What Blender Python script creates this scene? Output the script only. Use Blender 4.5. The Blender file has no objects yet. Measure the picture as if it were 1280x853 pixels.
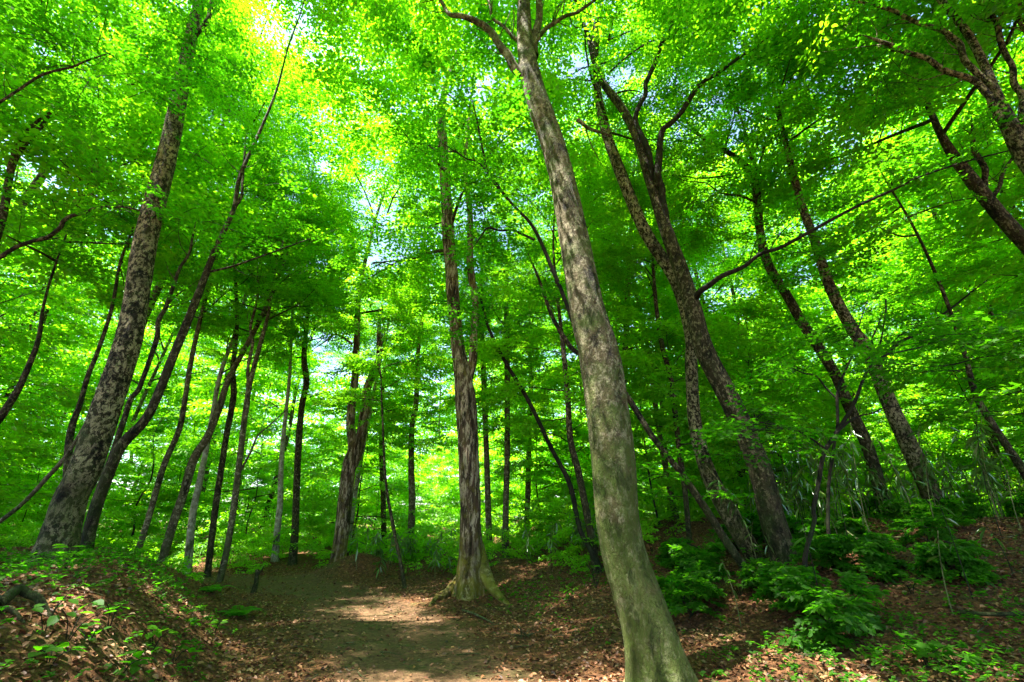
import bpy, math, random
import numpy as np
from mathutils import Vector, noise as mnoise, Quaternion

S = bpy.context.scene
COL = S.collection

# ------------------------------------------------------------------ camera
F, CX, CY = 569.0, 640.0, 426.5            # photograph: focal length and centre in its own pixels
PITCH = math.radians(21.5)
CZ = 1.45
CP, SP = math.cos(PITCH), math.sin(PITCH)
cam = bpy.data.cameras.new('camera')
cam.sensor_width = 36.0
cam.lens = F / 1280.0 * 36.0
cam.clip_start = 0.05
cam.clip_end = 2000.0
co = bpy.data.objects.new('camera', cam)
COL.objects.link(co)
co.location = (0, 0, CZ)
co.rotation_euler = (math.radians(90) + PITCH, 0, 0)
S.camera = co

# ------------------------------------------------------------------ light
SUN_EL, SUN_AZ = math.radians(70), math.radians(-110)      # azimuth from +Y, clockwise
D = Vector((math.sin(SUN_AZ) * math.cos(SUN_EL), math.cos(SUN_AZ) * math.cos(SUN_EL), math.sin(SUN_EL)))
W = bpy.data.worlds.new('World')
S.world = W
W.use_nodes = True
wn = W.node_tree.nodes
sky = wn.new('ShaderNodeTexSky')
sky.sky_type = 'NISHITA'
sky.sun_disc = False
sky.sun_elevation = SUN_EL
sky.sun_rotation = SUN_AZ
sky.air_density = 1.0
sky.dust_density = 1.5
wn['Background'].inputs[1].default_value = 0.08
W.node_tree.links.new(sky.outputs[0], wn['Background'].inputs[0])
sl = bpy.data.lights.new('sun', 'SUN')
sl.energy = 5.0
sl.angle = math.radians(0.53)
sl.color = (1.0, 0.95, 0.86)
so = bpy.data.objects.new('sun', sl)
COL.objects.link(so)
so.rotation_euler = D.to_track_quat('Z', 'Y').to_euler()
S.view_settings.view_transform = 'Standard'
S.view_settings.look = 'None'
S.view_settings.gamma = 1.0
S.view_settings.exposure = 2.95
S.cycles.max_bounces = 14
S.cycles.diffuse_bounces = 11
S.cycles.transmission_bounces = 11
S.cycles.glossy_bounces = 2
S.cycles.transparent_max_bounces = 4
S.cycles.sample_clamp_indirect = 8.0
S.cycles.use_denoising = True

# ------------------------------------------------------------------ helpers
def P(px, py, Y):
    """point of the place at depth Y that lies on the ray of a photo pixel"""
    v = CY - py
    t = Y / (F * CP - v * SP)
    return Vector(((px - CX) * t, Y, CZ + (F * SP + v * CP) * t))

def wid(px, py, Y, w):
    """half width in metres of something w photo pixels wide at depth Y"""
    t = Y / (F * CP - (CY - py) * SP)
    dx = px - CX
    return 0.44 * w * t * F / math.sqrt(F * F + dx * dx)

def sstep(a, b, x):
    t = np.clip((x - a) / (b - a), 0, 1)
    return t * t * (3 - 2 * t)

PATH = np.array([(2.2, -30), (1.2, -6), (0.45, 0), (-0.75, 5.3), (-2.1, 8.3), (-3.7, 11.0), (-6.3, 13.0), (-10, 14.0), (-17, 14.2), (-40, 12)], float)

def path_dist(x, y):
    """distance to the path's middle line and which side (+ right, - left)"""
    x = np.asarray(x, float); y = np.asarray(y, float)
    best = np.full(x.shape, 1e9); side = np.zeros(x.shape)
    for a, b in zip(PATH[:-1], PATH[1:]):
        d = b - a
        t = np.clip(((x - a[0]) * d[0] + (y - a[1]) * d[1]) / (d @ d), 0, 1)
        qx, qy = x - (a[0] + t * d[0]), y - (a[1] + t * d[1])
        dd = np.hypot(qx, qy)
        s = np.where(d[0] * qy - d[1] * qx > 0, -1.0, 1.0)
        m = dd < best
        best = np.where(m, dd, best); side = np.where(m, s, side)
    return best, side

def wav(x, y, s, seed):
    r = random.Random(seed)
    z = 0
    for k in range(5):
        a = r.uniform(0, 6.28); f = r.uniform(0.6, 1.5) * s
        z = z + np.sin((x * math.cos(a) + y * math.sin(a)) * f + r.uniform(0, 6.28))
    return z / 5

def height(x, y):
    x = np.asarray(x, float); y = np.asarray(y, float)
    d, s = path_dist(x, y)
    left = 0.92 * sstep(1.65, 3.7, d + 0.35 * wav(x, y, 1.3, 3))
    left = left * (1 - 0.45 * sstep(-9, -16, x))
    right = 1.2 * sstep(2.0, 10.0, d) * sstep(-2, 5, x) * sstep(1.5, 8, y) + 0.25 * sstep(1.7, 4.2, d + 0.3 * wav(x, y, 1.1, 9))
    mound = 0.55 * np.exp(-(((x + 4.3) / 1.0) ** 2 + ((y - 14.0) / 0.7) ** 2))
    z = np.where(s < 0, left, right + mound)
    rough = sstep(1.2, 2.6, d)
    z = z + rough * (0.10 * wav(x, y, 1.6, 1) + 0.045 * wav(x, y, 4.3, 2)) + 0.02 * wav(x, y, 2.2, 5)
    far = sstep(22, 60, np.hypot(x, y))
    return z + far * (0.5 * wav(x, y, 0.12, 7) + 0.4)

def hz(x, y):
    return float(height(x, y))

def on_ground(px, py):
    lo = None
    for i in range(1, 4000):
        Y = 1.0 + i * 0.02
        p = P(px, py, Y)
        if p.z < hz(p.x, p.y):
            return p
    return P(px, py, 30)

def obj(name, me, parent=None, loc=None):
    o = bpy.data.objects.new(name, me)
    COL.objects.link(o)
    if parent is not None: o.parent = parent
    if loc is not None: o.location = loc
    return o

def tag(o, label=None, cat=None, group=None, kind=None):
    if label: o['label'] = label
    if cat: o['category'] = cat
    if group: o['group'] = group
    if kind: o['kind'] = kind
    return o

def thing(name, loc, label, cat, group=None, rz=0):
    o = bpy.data.objects.new(name, None)
    o.empty_display_size = 0.2
    COL.objects.link(o)
    o.location = loc
    o.rotation_euler = (0, 0, rz)
    return tag(o, label, cat, group)

def mesh(name, V, Fc, n, mat, tint=None, smooth=False):
    """V (k,3), Fc (m,n) faces all with n corners"""
    V = np.asarray(V, np.float32); Fc = np.asarray(Fc, np.int32)
    me = bpy.data.meshes.new(name)
    me.vertices.add(len(V)); me.vertices.foreach_set('co', V.ravel())
    me.loops.add(Fc.size); me.loops.foreach_set('vertex_index', Fc.ravel())
    me.polygons.add(len(Fc)); me.polygons.foreach_set('loop_start', np.arange(0, Fc.size, n, dtype=np.int32))
    if smooth: me.polygons.foreach_set('use_smooth', np.ones(len(Fc), bool))
    if tint is not None:
        a = me.attributes.new('tint', 'FLOAT', 'POINT')
        a.data.foreach_set('value', np.asarray(tint, np.float32))
    me.materials.append(mat)
    me.update()
    return me

# ------------------------------------------------------------------ materials
def newmat(name):
    m = bpy.data.materials.new(name); m.use_nodes = True
    nt = m.node_tree; nt.nodes.clear()
    return m, nt

def N(nt, t, **kw):
    n = nt.nodes.new(t)
    for k, v in kw.items():
        if k.startswith('i_'):
            key = k[2:]
            n.inputs[int(key) if key.isdigit() else key].default_value = v
        else: setattr(n, k, v)
    return n

def ramp(nt, pts, fac=None):
    n = nt.nodes.new('ShaderNodeValToRGB')
    cr = n.color_ramp
    while len(cr.elements) < len(pts): cr.elements.new(0.5)
    for e, (p, c) in zip(cr.elements, pts):
        e.position = p; e.color = (*c, 1) if len(c) == 3 else c
    if fac is not None: nt.links.new(fac, n.inputs[0])
    return n

def leaf_mat(name, refl, trans, gloss=0.035, rough=0.45, tw=0.55):
    """refl / trans: lists of colours a leaf picks from at random"""
    m, nt = newmat(name); L = nt.links.new
    g = N(nt, 'ShaderNodeNewGeometry')
    at = N(nt, 'ShaderNodeAttribute', attribute_name='tint')
    oi = N(nt, 'ShaderNodeObjectInfo')
    add = N(nt, 'ShaderNodeMath', operation='MULTIPLY_ADD', i_1=0.45)
    L(g.outputs['Random Per Island'], add.inputs[0]); L(at.outputs['Fac'], add.inputs[2])
    add2 = N(nt, 'ShaderNodeMath', operation='MULTIPLY_ADD', i_1=0.22)
    L(oi.outputs['Random'], add2.inputs[0]); L(add.outputs[0], add2.inputs[2])
    k = len(refl) - 1
    r1 = ramp(nt, [(0.1 + 0.9 * i / k, c) for i, c in enumerate(refl)], add2.outputs[0])
    r2 = ramp(nt, [(0.1 + 0.9 * i / k, c) for i, c in enumerate(trans)], add2.outputs[0])
    d = N(nt, 'ShaderNodeBsdfDiffuse'); t = N(nt, 'ShaderNodeBsdfTranslucent')
    L(r1.outputs[0], d.inputs[0]); L(r2.outputs[0], t.inputs[0])
    mx = N(nt, 'ShaderNodeMixShader', i_0=tw); L(d.outputs[0], mx.inputs[1]); L(t.outputs[0], mx.inputs[2])
    gl = N(nt, 'ShaderNodeBsdfGlossy', i_Roughness=rough)
    mg = N(nt, 'ShaderNodeMixShader', i_0=gloss); L(mx.outputs[0], mg.inputs[1]); L(gl.outputs[0], mg.inputs[2])
    o = N(nt, 'ShaderNodeOutputMaterial'); L(mg.outputs[0], o.inputs[0])
    return m

G_R = [(0.040, 0.16, 0.006), (0.075, 0.25, 0.008), (0.12, 0.33, 0.010), (0.18, 0.42, 0.012)]
G_T = [(0.11, 0.46, 0.005), (0.23, 0.64, 0.006), (0.33, 0.78, 0.008), (0.44, 0.86, 0.012)]
M_LEAF = leaf_mat('green_leaf', G_R, G_T)
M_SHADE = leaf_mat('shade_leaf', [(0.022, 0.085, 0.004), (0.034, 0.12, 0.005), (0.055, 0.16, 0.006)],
                   [(0.06, 0.36, 0.004), (0.12, 0.48, 0.005), (0.21, 0.60, 0.006)], gloss=0.015, rough=0.55)  # darker copy of the green leaf, shade put into its colour
M_SASA = leaf_mat('bamboo_grass_leaf', [(0.03, 0.10, 0.012), (0.06, 0.15, 0.02), (0.20, 0.19, 0.07)],
                  [(0.04, 0.25, 0.01), (0.10, 0.34, 0.012), (0.24, 0.26, 0.05)], gloss=0.16, rough=0.3, tw=0.4)
M_FERN = leaf_mat('fern_leaf', [(0.03, 0.16, 0.008), (0.05, 0.2, 0.01)], [(0.10, 0.5, 0.01), (0.2, 0.6, 0.01)])

def litter_mat():
    m, nt = newmat('dead_leaf'); L = nt.links.new
    g = N(nt, 'ShaderNodeNewGeometry')
    r = ramp(nt, [(0.0, (0.050, 0.020, 0.008)), (0.35, (0.13, 0.048, 0.017)), (0.65, (0.24, 0.092, 0.034)), (0.88, (0.30, 0.16, 0.065)), (1.0, (0.13, 0.11, 0.03))], g.outputs['Random Per Island'])
    d = N(nt, 'ShaderNodeBsdfPrincipled', i_Roughness=0.6); L(r.outputs[0], d.inputs['Base Color'])
    o = N(nt, 'ShaderNodeOutputMaterial'); L(d.outputs[0], o.inputs[0])
    return m
M_DEAD = litter_mat()

def bark_mat(name, dark, mid, pale, moss, moss_amt=0.5, pale_amt=0.4, zs=0.45, rough=0.85, bump=0.5, scale=1.0, mossz=2.5, ps=7.0, pz=1.0):
    m, nt = newmat(name); L = nt.links.new
    tc = N(nt, 'ShaderNodeTexCoord')
    mp = N(nt, 'ShaderNodeMapping'); mp.inputs['Scale'].default_value = (scale, scale, scale * zs)
    L(tc.outputs['Object'], mp.inputs[0])
    n1 = N(nt, 'ShaderNodeTexNoise', i_Scale=9.0, i_Detail=8.0, i_Roughness=0.65); L(mp.outputs[0], n1.inputs[0])
    n2 = N(nt, 'ShaderNodeTexNoise', i_Scale=3.2, i_Detail=6.0, i_Roughness=0.6); L(tc.outputs['Object'], n2.inputs[0])
    n3 = N(nt, 'ShaderNodeTexNoise', i_Scale=38.0, i_Detail=5.0, i_Roughness=0.7); L(mp.outputs[0], n3.inputs[0])
    n4 = N(nt, 'ShaderNodeTexNoise', i_Scale=ps, i_Detail=9.0, i_Roughness=0.74, i_Distortion=0.3)
    mp4 = N(nt, 'ShaderNodeMapping'); mp4.inputs['Scale'].default_value = (1, 1, pz); L(tc.outputs['Object'], mp4.inputs[0]); L(mp4.outputs[0], n4.inputs[0])
    base = ramp(nt, [(0.34, dark), (0.52, mid), (0.70, tuple(c * 1.25 for c in mid))], n1.outputs[0])
    # pale lichen plates
    pm = ramp(nt, [(0.62 - 0.22 * pale_amt, (0, 0, 0)), (0.665 - 0.22 * pale_amt, (1, 1, 1))], n4.outputs[0])
    n6 = N(nt, 'ShaderNodeTexNoise', i_Scale=ps * 4.2, i_Detail=4.0, i_Roughness=0.7); L(mp4.outputs[0], n6.inputs[0])
    n7 = N(nt, 'ShaderNodeTexNoise', i_Scale=1.6, i_Detail=3.0); L(tc.outputs['Object'], n7.inputs[0])
    r6 = ramp(nt, [(0.38, (0.2, 0.2, 0.2)), (0.47, (1, 1, 1))], n6.outputs[0])
    r7 = ramp(nt, [(0.32, (0.35, 0.35, 0.35)), (0.52, (1, 1, 1))], n7.outputs[0])
    m67 = N(nt, 'ShaderNodeMath', operation='MULTIPLY'); L(r6.outputs[0], m67.inputs[0]); L(r7.outputs[0], m67.inputs[1])
    mx1 = N(nt, 'ShaderNodeMixRGB'); L(base.outputs[0], mx1.inputs[1]); mx1.inputs[2].default_value = (*pale, 1)
    pf = N(nt, 'ShaderNodeMath', operation='MULTIPLY'); L(pm.outputs[0], pf.inputs[0])
    rr = ramp(nt, [(0.3, (0.1, 0.1, 0.1)), (0.62, (1, 1, 1))], n3.outputs[0]); L(m67.outputs[0], pf.inputs[1])
    L(pf.outputs[0], mx1.inputs[0])
    n5 = N(nt, 'ShaderNodeTexNoise', i_Scale=4.5, i_Detail=9.0, i_Roughness=0.72, i_Distortion=0.5); L(mp.outputs[0], n5.inputs[0])
    dk = ramp(nt, [(0.40, (0.22, 0.20, 0.18)), (0.46, (1, 1, 1))], n5.outputs[0])
    mxd = N(nt, 'ShaderNodeMixRGB', blend_type='MULTIPLY', i_0=1.0); L(mx1.outputs[0], mxd.inputs[1]); L(dk.outputs[0], mxd.inputs[2])
    # moss, thicker towards the foot
    sx = N(nt, 'ShaderNodeSeparateXYZ'); L(tc.outputs['Object'], sx.inputs[0])
    zf = N(nt, 'ShaderNodeMapRange', i_1=0.0, i_2=mossz, i_3=0.26, i_4=0.0); L(sx.outputs['Z'], zf.inputs[0])
    ad = N(nt, 'ShaderNodeMath', operation='ADD'); L(n2.outputs[0], ad.inputs[0]); L(zf.outputs[0], ad.inputs[1])
    mm = ramp(nt, [(0.70 - 0.3 * moss_amt, (0, 0, 0)), (0.90 - 0.3 * moss_amt, (0.85, 0.85, 0.85))], ad.outputs[0])
    mx2 = N(nt, 'ShaderNodeMixRGB'); L(mxd.outputs[0], mx2.inputs[1]); mx2.inputs[2].default_value = (*moss, 1)
    mf = N(nt, 'ShaderNodeMath', operation='MULTIPLY'); L(mm.outputs[0], mf.inputs[0])
    r3 = ramp(nt, [(0.25, (0.45, 0.45, 0.45)), (0.6, (1, 1, 1))], n3.outputs[0]); L(r3.outputs[0], mf.inputs[1])
    L(mf.outputs[0], mx2.inputs[0])
    b = N(nt, 'ShaderNodeBsdfPrincipled', i_Roughness=rough)
    b.inputs['Specular IOR Level'].default_value = 0.25
    L(mx2.outputs[0], b.inputs['Base Color'])
    hs0 = N(nt, 'ShaderNodeMath', operation='MULTIPLY_ADD', i_1=0.5); L(n3.outputs[0], hs0.inputs[0]); L(n1.outputs[0], hs0.inputs[2])
    hs = N(nt, 'ShaderNodeMath', operation='MULTIPLY_ADD', i_1=0.45); L(dk.outputs[0], hs.inputs[0]); L(hs0.outputs[0], hs.inputs[2])
    bp = N(nt, 'ShaderNodeBump', i_Strength=min(1.0, bump * 1.3), i_Distance=0.08); L(hs.outputs[0], bp.inputs['Height'])
    L(bp.outputs[0], b.inputs['Normal'])
    o = N(nt, 'ShaderNodeOutputMaterial'); L(b.outputs[0], o.inputs[0])
    return m

B_BEECH = bark_mat('mossy_beech_bark', (0.024, 0.018, 0.006), (0.092, 0.071, 0.030), (0.31, 0.26, 0.165), (0.066, 0.105, 0.011), 0.76, 0.50, 0.55, bump=0.9, ps=12.0, pz=0.7, mossz=3.6)
B_DARK = bark_mat('dark_bark', (0.010, 0.007, 0.003), (0.032, 0.023, 0.010), (0.20, 0.16, 0.09), (0.03, 0.045, 0.008), 0.38, 0.46, 0.5, bump=0.7, ps=19.0, pz=.6)
B_PATCH = bark_mat('lichen_patched_bark', (0.007, 0.005, 0.002), (0.024, 0.017, 0.007), (0.36, 0.29, 0.17), (0.045, 0.055, 0.010), 0.46, 0.62, 0.7, bump=0.9, ps=19.0, pz=0.7)
B_RUG = bark_mat('rugged_bark', (0.018, 0.011, 0.006), (0.095, 0.058, 0.032), (0.46, 0.35, 0.25), (0.20, 0.17, 0.012), 0.50, 0.55, 0.13, bump=1.0, scale=1.4, mossz=1.5, ps=13.0, pz=0.22)  # yellow moss brightened to stand in for sunlight on the root flare
B_GREY = bark_mat('grey_bark', (0.030, 0.023, 0.012), (0.085, 0.066, 0.036), (0.29, 0.245, 0.165), (0.05, 0.07, 0.014), 0.35, 0.45, 0.4, ps=12.0)
B_PALE = bark_mat('pale_bark', (0.14, 0.11, 0.085), (0.30, 0.26, 0.21), (0.50, 0.46, 0.40), (0.12, 0.15, 0.05), 0.15, 0.5, 0.4, ps=10.0)
B_SUN_MOSS = bark_mat('yellow_moss_with_painted_sun', (0.030, 0.022, 0.010), (0.13, 0.10, 0.035), (0.40, 0.33, 0.18), (0.24, 0.21, 0.018), 0.52, 0.5, 0.4, bump=0.8)  # yellow moss, with sunlight on the buttress put into its colour
B_TWIG = bark_mat('twig_bark', (0.007, 0.005, 0.004), (0.020, 0.014, 0.009), (0.07, 0.06, 0.045), (0.02, 0.035, 0.008), 0.3, 0.2, 0.5)
B_CANE = bark_mat('dry_cane', (0.12, 0.10, 0.04), (0.28, 0.24, 0.11), (0.45, 0.40, 0.25), (0.07, 0.12, 0.03), 0.4, 0.3, 0.2)

def ground_mat():
    m, nt = newmat('forest_floor'); L = nt.links.new
    tc = N(nt, 'ShaderNodeTexCoord')
    at = N(nt, 'ShaderNodeAttribute', attribute_name='tint')     # 1 on the trodden path, 0 on the litter
    n1 = N(nt, 'ShaderNodeTexNoise', i_Scale=0.9, i_Detail=8.0, i_Roughness=0.65); L(tc.outputs['Object'], n1.inputs[0])
    n2 = N(nt, 'ShaderNodeTexNoise', i_Scale=16.0, i_Detail=8.0, i_Roughness=0.7); L(tc.outputs['Object'], n2.inputs[0])
    n3 = N(nt, 'ShaderNodeTexVoronoi', i_Scale=26.0); L(tc.outputs['Object'], n3.inputs[0])
    lit = ramp(nt, [(0.2, (0.022, 0.013, 0.006)), (0.45, (0.085, 0.040, 0.018)), (0.62, (0.19, 0.085, 0.036)), (0.85, (0.30, 0.16, 0.075))], n2.outputs[0])
    sep = N(nt, 'ShaderNodeSeparateColor'); L(n3.outputs['Color'], sep.inputs[0])
    mxa = N(nt, 'ShaderNodeMixRGB', blend_type='MULTIPLY', i_0=0.6); L(lit.outputs[0], mxa.inputs[1])
    rv = ramp(nt, [(0.0, (0.45, 0.4, 0.3)), (1.0, (1.3, 1.2, 1.1))], sep.outputs[0]); L(rv.outputs[0], mxa.inputs[2])
    dirt = ramp(nt, [(0.3, (0.045, 0.024, 0.011)), (0.48, (0.105, 0.058, 0.027)), (0.62, (0.165, 0.092, 0.047)), (0.8, (0.28, 0.17, 0.10))], n2.outputs[0])
    pm = N(nt, 'ShaderNodeMath', operation='MULTIPLY_ADD', i_1=0.9); L(n1.outputs[0], pm.inputs[0]); L(at.outputs['Fac'], pm.inputs[2])
    pr = ramp(nt, [(0.75, (0, 0, 0)), (1.05, (1, 1, 1))], pm.outputs[0])
    mx = N(nt, 'ShaderNodeMixRGB'); L(pr.outputs[0], mx.inputs[0]); L(mxa.outputs[0], mx.inputs[1]); L(dirt.outputs[0], mx.inputs[2])
    # thin moss
    n5 = N(nt, 'ShaderNodeTexNoise', i_Scale=1.7, i_Detail=6.0); L(tc.outputs['Object'], n5.inputs[0])
    mr = ramp(nt, [(0.52, (0, 0, 0)), (0.72, (0.6, 0.6, 0.6))], n5.outputs[0])
    mx3 = N(nt, 'ShaderNodeMixRGB'); L(mr.outputs[0], mx3.inputs[0]); L(mx.outputs[0], mx3.inputs[1]); mx3.inputs[2].default_value = (0.045, 0.065, 0.014, 1)
    b = N(nt, 'ShaderNodeBsdfPrincipled', i_Roughness=0.9); b.inputs['Specular IOR Level'].default_value = 0.2
    L(mx3.outputs[0], b.inputs['Base Color'])
    hh = N(nt, 'ShaderNodeMath', operation='MULTIPLY_ADD', i_1=0.5); L(n3.outputs['Distance'], hh.inputs[0]); L(n2.outputs[0], hh.inputs[2])
    bp = N(nt, 'ShaderNodeBump', i_Strength=0.8, i_Distance=0.04); L(hh.outputs[0], bp.inputs['Height']); L(bp.outputs[0], b.inputs['Normal'])
    o = N(nt, 'ShaderNodeOutputMaterial'); L(b.outputs[0], o.inputs[0])
    return m

# ------------------------------------------------------------------ ground
def build_ground():
    n = 340
    u = np.linspace(-1, 1, n)
    gx = np.sinh(u * 4.6) / np.sinh(4.6) * 260 - 0.5
    w = np.linspace(-1, 1, n)
    gy = np.sinh(w * 4.6) / np.sinh(4.6) * 260 + 8.0
    X, Y = np.meshgrid(gx, gy)
    x, y = X.ravel(), Y.ravel()
    z = height(x, y)
    d, s = path_dist(x, y)
    pathness = 1 - sstep(0.2, 1.6, d + 0.25 * wav(x, y, 1.9, 21))
    idx = np.arange(n * n).reshape(n, n)
    Fq = np.stack([idx[:-1, :-1], idx[:-1, 1:], idx[1:, 1:], idx[1:, :-1]], -1).reshape(-1, 4)
    me = mesh('ground', np.stack([x, y, z], 1), Fq, 4, ground_mat(), pathness, True)
    tag(obj('ground', me), 'leaf strewn forest floor with banks and a trodden dirt path', None, None, 'structure')
build_ground()

# ------------------------------------------------------------------ tubes (trunks, branches)
def catmull(pts, per):
    pts = [np.array(p, float) for p in pts]
    p = [2 * pts[0] - pts[1]] + pts + [2 * pts[-1] - pts[-2]]
    out = []
    for i in range(1, len(p) - 2):
        for k in range(per):
            t = k / per
            a, b, c, d = p[i - 1], p[i], p[i + 1], p[i + 2]
            out.append(0.5 * (2 * b + (c - a) * t + (2 * a - 5 * b + 4 * c - d) * t * t + (3 * b - a - 3 * c + d) * t ** 3))
    out.append(pts[-1])
    return np.array(out)

def tube(pts, sides=10, per=4, rough=0.0, flare=None, seed=0, cap=True):
    """pts: (x,y,z,r) rows; returns verts, tri/quad faces as quads"""
    C = catmull(pts, per) if per > 1 else np.array(pts, float)
    n = len(C); c = C[:, :3]; r = np.maximum(C[:, 3], 0.001)
    tan = np.gradient(c, axis=0); tan /= np.linalg.norm(tan, axis=1)[:, None] + 1e-9
    up = np.array([0.0, 1.0, 0.0]) if abs(tan[0][1]) < 0.8 else np.array([1.0, 0, 0])
    A = np.zeros((n, 3)); a = np.cross(tan[0], up); a /= np.linalg.norm(a)
    for i in range(n):
        a = a - tan[i] * (a @ tan[i]); a /= np.linalg.norm(a) + 1e-9; A[i] = a
    Bv = np.cross(tan, A)
    th = np.linspace(0, 2 * math.pi, sides, endpoint=False)
    R = np.repeat(r[:, None], sides, 1)
    if rough > 0:
        arc = np.concatenate([[0], np.cumsum(np.linalg.norm(np.diff(c, axis=0), axis=1))])
        for i in range(n):
            for j in range(sides):
                q = Vector((math.cos(th[j]) * 1.3 + seed * 7.1, math.sin(th[j]) * 1.3, arc[i] * 0.9))
                q3 = Vector((math.cos(th[j]) * 7.0 + seed, math.sin(th[j]) * 7.0, arc[i] * (2.2 if rough > .1 else 9.0)))
                q2 = Vector((math.cos(th[j]) * 3.0 + seed * 3.1, math.sin(th[j]) * 3.0, arc[i] * 3.2))
                R[i, j] *= 1 + rough * (mnoise.noise(q) * 1.0 + mnoise.noise(q2) * 0.55 + (mnoise.noise(q3) * 0.45 if sides >= 30 else 0))
    if flare:
        fh, famt, lobes, ph = flare
        zz = c[:, 2] - c[0, 2]
        k = np.clip(1 - zz / fh, 0, 1) ** 2.2
        lob = 0.5 + 0.5 * np.cos(lobes * th[None, :] + ph) * 0.75 + 0.25 * np.cos((lobes + 2) * th[None, :] + ph * 2.3)
        R = R * (1 + famt * k[:, None] * np.clip(lob, 0.1, 1.3))
    V = c[:, None, :] + R[..., None] * (np.cos(th)[None, :, None] * A[:, None, :] + np.sin(th)[None, :, None] * Bv[:, None, :])
    V = V.reshape(-1, 3)
    idx = np.arange(n * sides).reshape(n, sides)
    Fq = np.stack([idx[:-1], np.roll(idx[:-1], -1, 1), np.roll(idx[1:], -1, 1), idx[1:]], -1).reshape(-1, 4)
    return V, Fq

def join(parts):
    Vs, Fs, o = [], [], 0
    for V, Fq in parts:
        Vs.append(V); Fs.append(Fq + o); o += len(V)
    return np.concatenate(Vs), np.concatenate(Fs)

# ------------------------------------------------------------------ leaves
OVATE = (np.array([(0, 0, 0), (.30, .25, .05), (.66, .22, .03), (1, 0, -.10), (.66, -.22, .03), (.30, -.25, .05)], float),
         np.array([(0, 3, 2), (0, 2, 1), (0, 4, 3), (0, 5, 4)]))
DIAM = (np.array([(0, 0, 0), (.48, .30, .05), (1, 0, -.08), (.48, -.30, .05)], float), np.array([(0, 2, 1), (0, 3, 2)]))
def _maple():
    pts = [(0, 0, 0)]
    ang = [-125, -95, -68, -40, -26, 0, 26, 40, 68, 95, 125]
    rad = [.42, .26, .62, .34, .42, .78, .42, .34, .62, .26, .42]
    rad[4] = .40; rad[6] = .40
    for a, r in zip(ang, rad):
        a = math.radians(a); pts.append((.25 + r * math.cos(a), r * math.sin(a), -0.10 * r * r))
    pts = np.array(pts, float); pts[0] = (.22, 0, .03)
    f = [(0, i, i + 1) for i in range(1, 11)] + [(0, 11, 1)]
    return pts, np.array(f)
MAPLE = _maple()
LONG = (np.array([(0, 0, 0), (.25, .065, .04), (.6, .055, .02), (1, 0, -.16), (.6, -.055, .02), (.25, -.065, .04)], float), OVATE[1])

def rotz(a):
    c, s = np.cos(a), np.sin(a); M = np.zeros((len(a), 3, 3)); M[:, 0, 0] = c; M[:, 0, 1] = -s; M[:, 1, 0] = s; M[:, 1, 1] = c; M[:, 2, 2] = 1
    return M
def roty(a):
    c, s = np.cos(a), np.sin(a); M = np.zeros((len(a), 3, 3)); M[:, 0, 0] = c; M[:, 0, 2] = s; M[:, 2, 0] = -s; M[:, 2, 2] = c; M[:, 1, 1] = 1
    return M
def rotx(a):
    c, s = np.cos(a), np.sin(a); M = np.zeros((len(a), 3, 3)); M[:, 1, 1] = c; M[:, 1, 2] = -s; M[:, 2, 1] = s; M[:, 2, 2] = c; M[:, 0, 0] = 1
    return M

def spray_template(rng, n_side=9, spacing=0.075):
    """one flat leafy shoot one metre long in the xy plane: leaf rows (x, y, z, heading, size)"""
    rows = []
    def shoot(o, a, L, lv):
        t = 0.12 if lv == 0 else 0.05
        sgn = 1
        while t < L:
            x = o[0] + math.cos(a) * t; y = o[1] + math.sin(a) * t
            rows.append((x, y, o[2] - 0.10 * t * t, a + sgn * rng.uniform(0.5, 1.15), rng.uniform(0.75, 1.2)))
            sgn = -sgn; t += spacing * rng.uniform(0.7, 1.3)
        rows.append((o[0] + math.cos(a) * L, o[1] + math.sin(a) * L, o[2] - 0.1 * L * L, a, rng.uniform(0.8, 1.2)))
    shoot((0, 0, 0), 0.0, 1.0, 0)
    sgn = 1
    for i in range(n_side):
        t = 0.10 + 0.8 * i / n_side
        a = sgn * rng.uniform(0.6, 1.05)
        shoot((t, 0, rng.uniform(-.03, .03) - 0.1 * t * t), a, rng.uniform(0.7, 1.1) * (0.62 - 0.42 * t), 1)
        sgn = -sgn
    return np.array(rows)
_rng = random.Random(5)
SPRAYS = [spray_template(_rng, _rng.choice([7, 8, 9, 10])) for _ in range(14)]
SPRAYS_FAR = [spray_template(_rng, 6, 0.15) for _ in range(8)]

def leaves_mesh(name, sprays, kind, size, mat, seed, lib=None, tintf=None):
    """sprays: rows (x, y, z, heading, pitch, roll, length)"""
    lib = lib or SPRAYS
    g = np.random.default_rng(seed)
    TV, TF = kind
    Vs, Ts = [], []
    cnt = 0
    for sp in sprays:
        rows = lib[g.integers(len(lib))]
        if g.random() < 0.5: rows = rows * np.array([1, -1, 1, -1, 1])
        k = len(rows)
        L = sp[6]
        R = (rotz(np.array([sp[3]])) @ roty(np.array([-sp[4]])) @ rotx(np.array([sp[5]])))[0]
        pos = rows[:, :3] * L
        pos[:, 2] += g.normal(0, 0.025, k)
        leafR = rotz(rows[:, 3] + g.normal(0, .25, k)) @ roty(g.normal(0.12, .28, k)) @ rotx(g.normal(0, .38, k))
        s = rows[:, 4] * size * g.uniform(.85, 1.15)
        v = np.einsum('kij,vj->kvi', leafR, TV) * s[:, None, None] + pos[:, None, :]
        v = v @ R.T + np.array(sp[:3])
        Vs.append(v.reshape(-1, 3))
        tv = 0.22 + g.normal(0, .09) if tintf is None else tintf(sp, g)
        Ts.append(np.full(k * len(TV), tv))
        cnt += k
    V = np.concatenate(Vs); T = np.concatenate(Ts)
    Fc = (TF[None] + (np.arange(cnt) * len(TV))[:, None, None]).reshape(-1, 3)
    return mesh(name, V, Fc, 3, mat, T)

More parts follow.
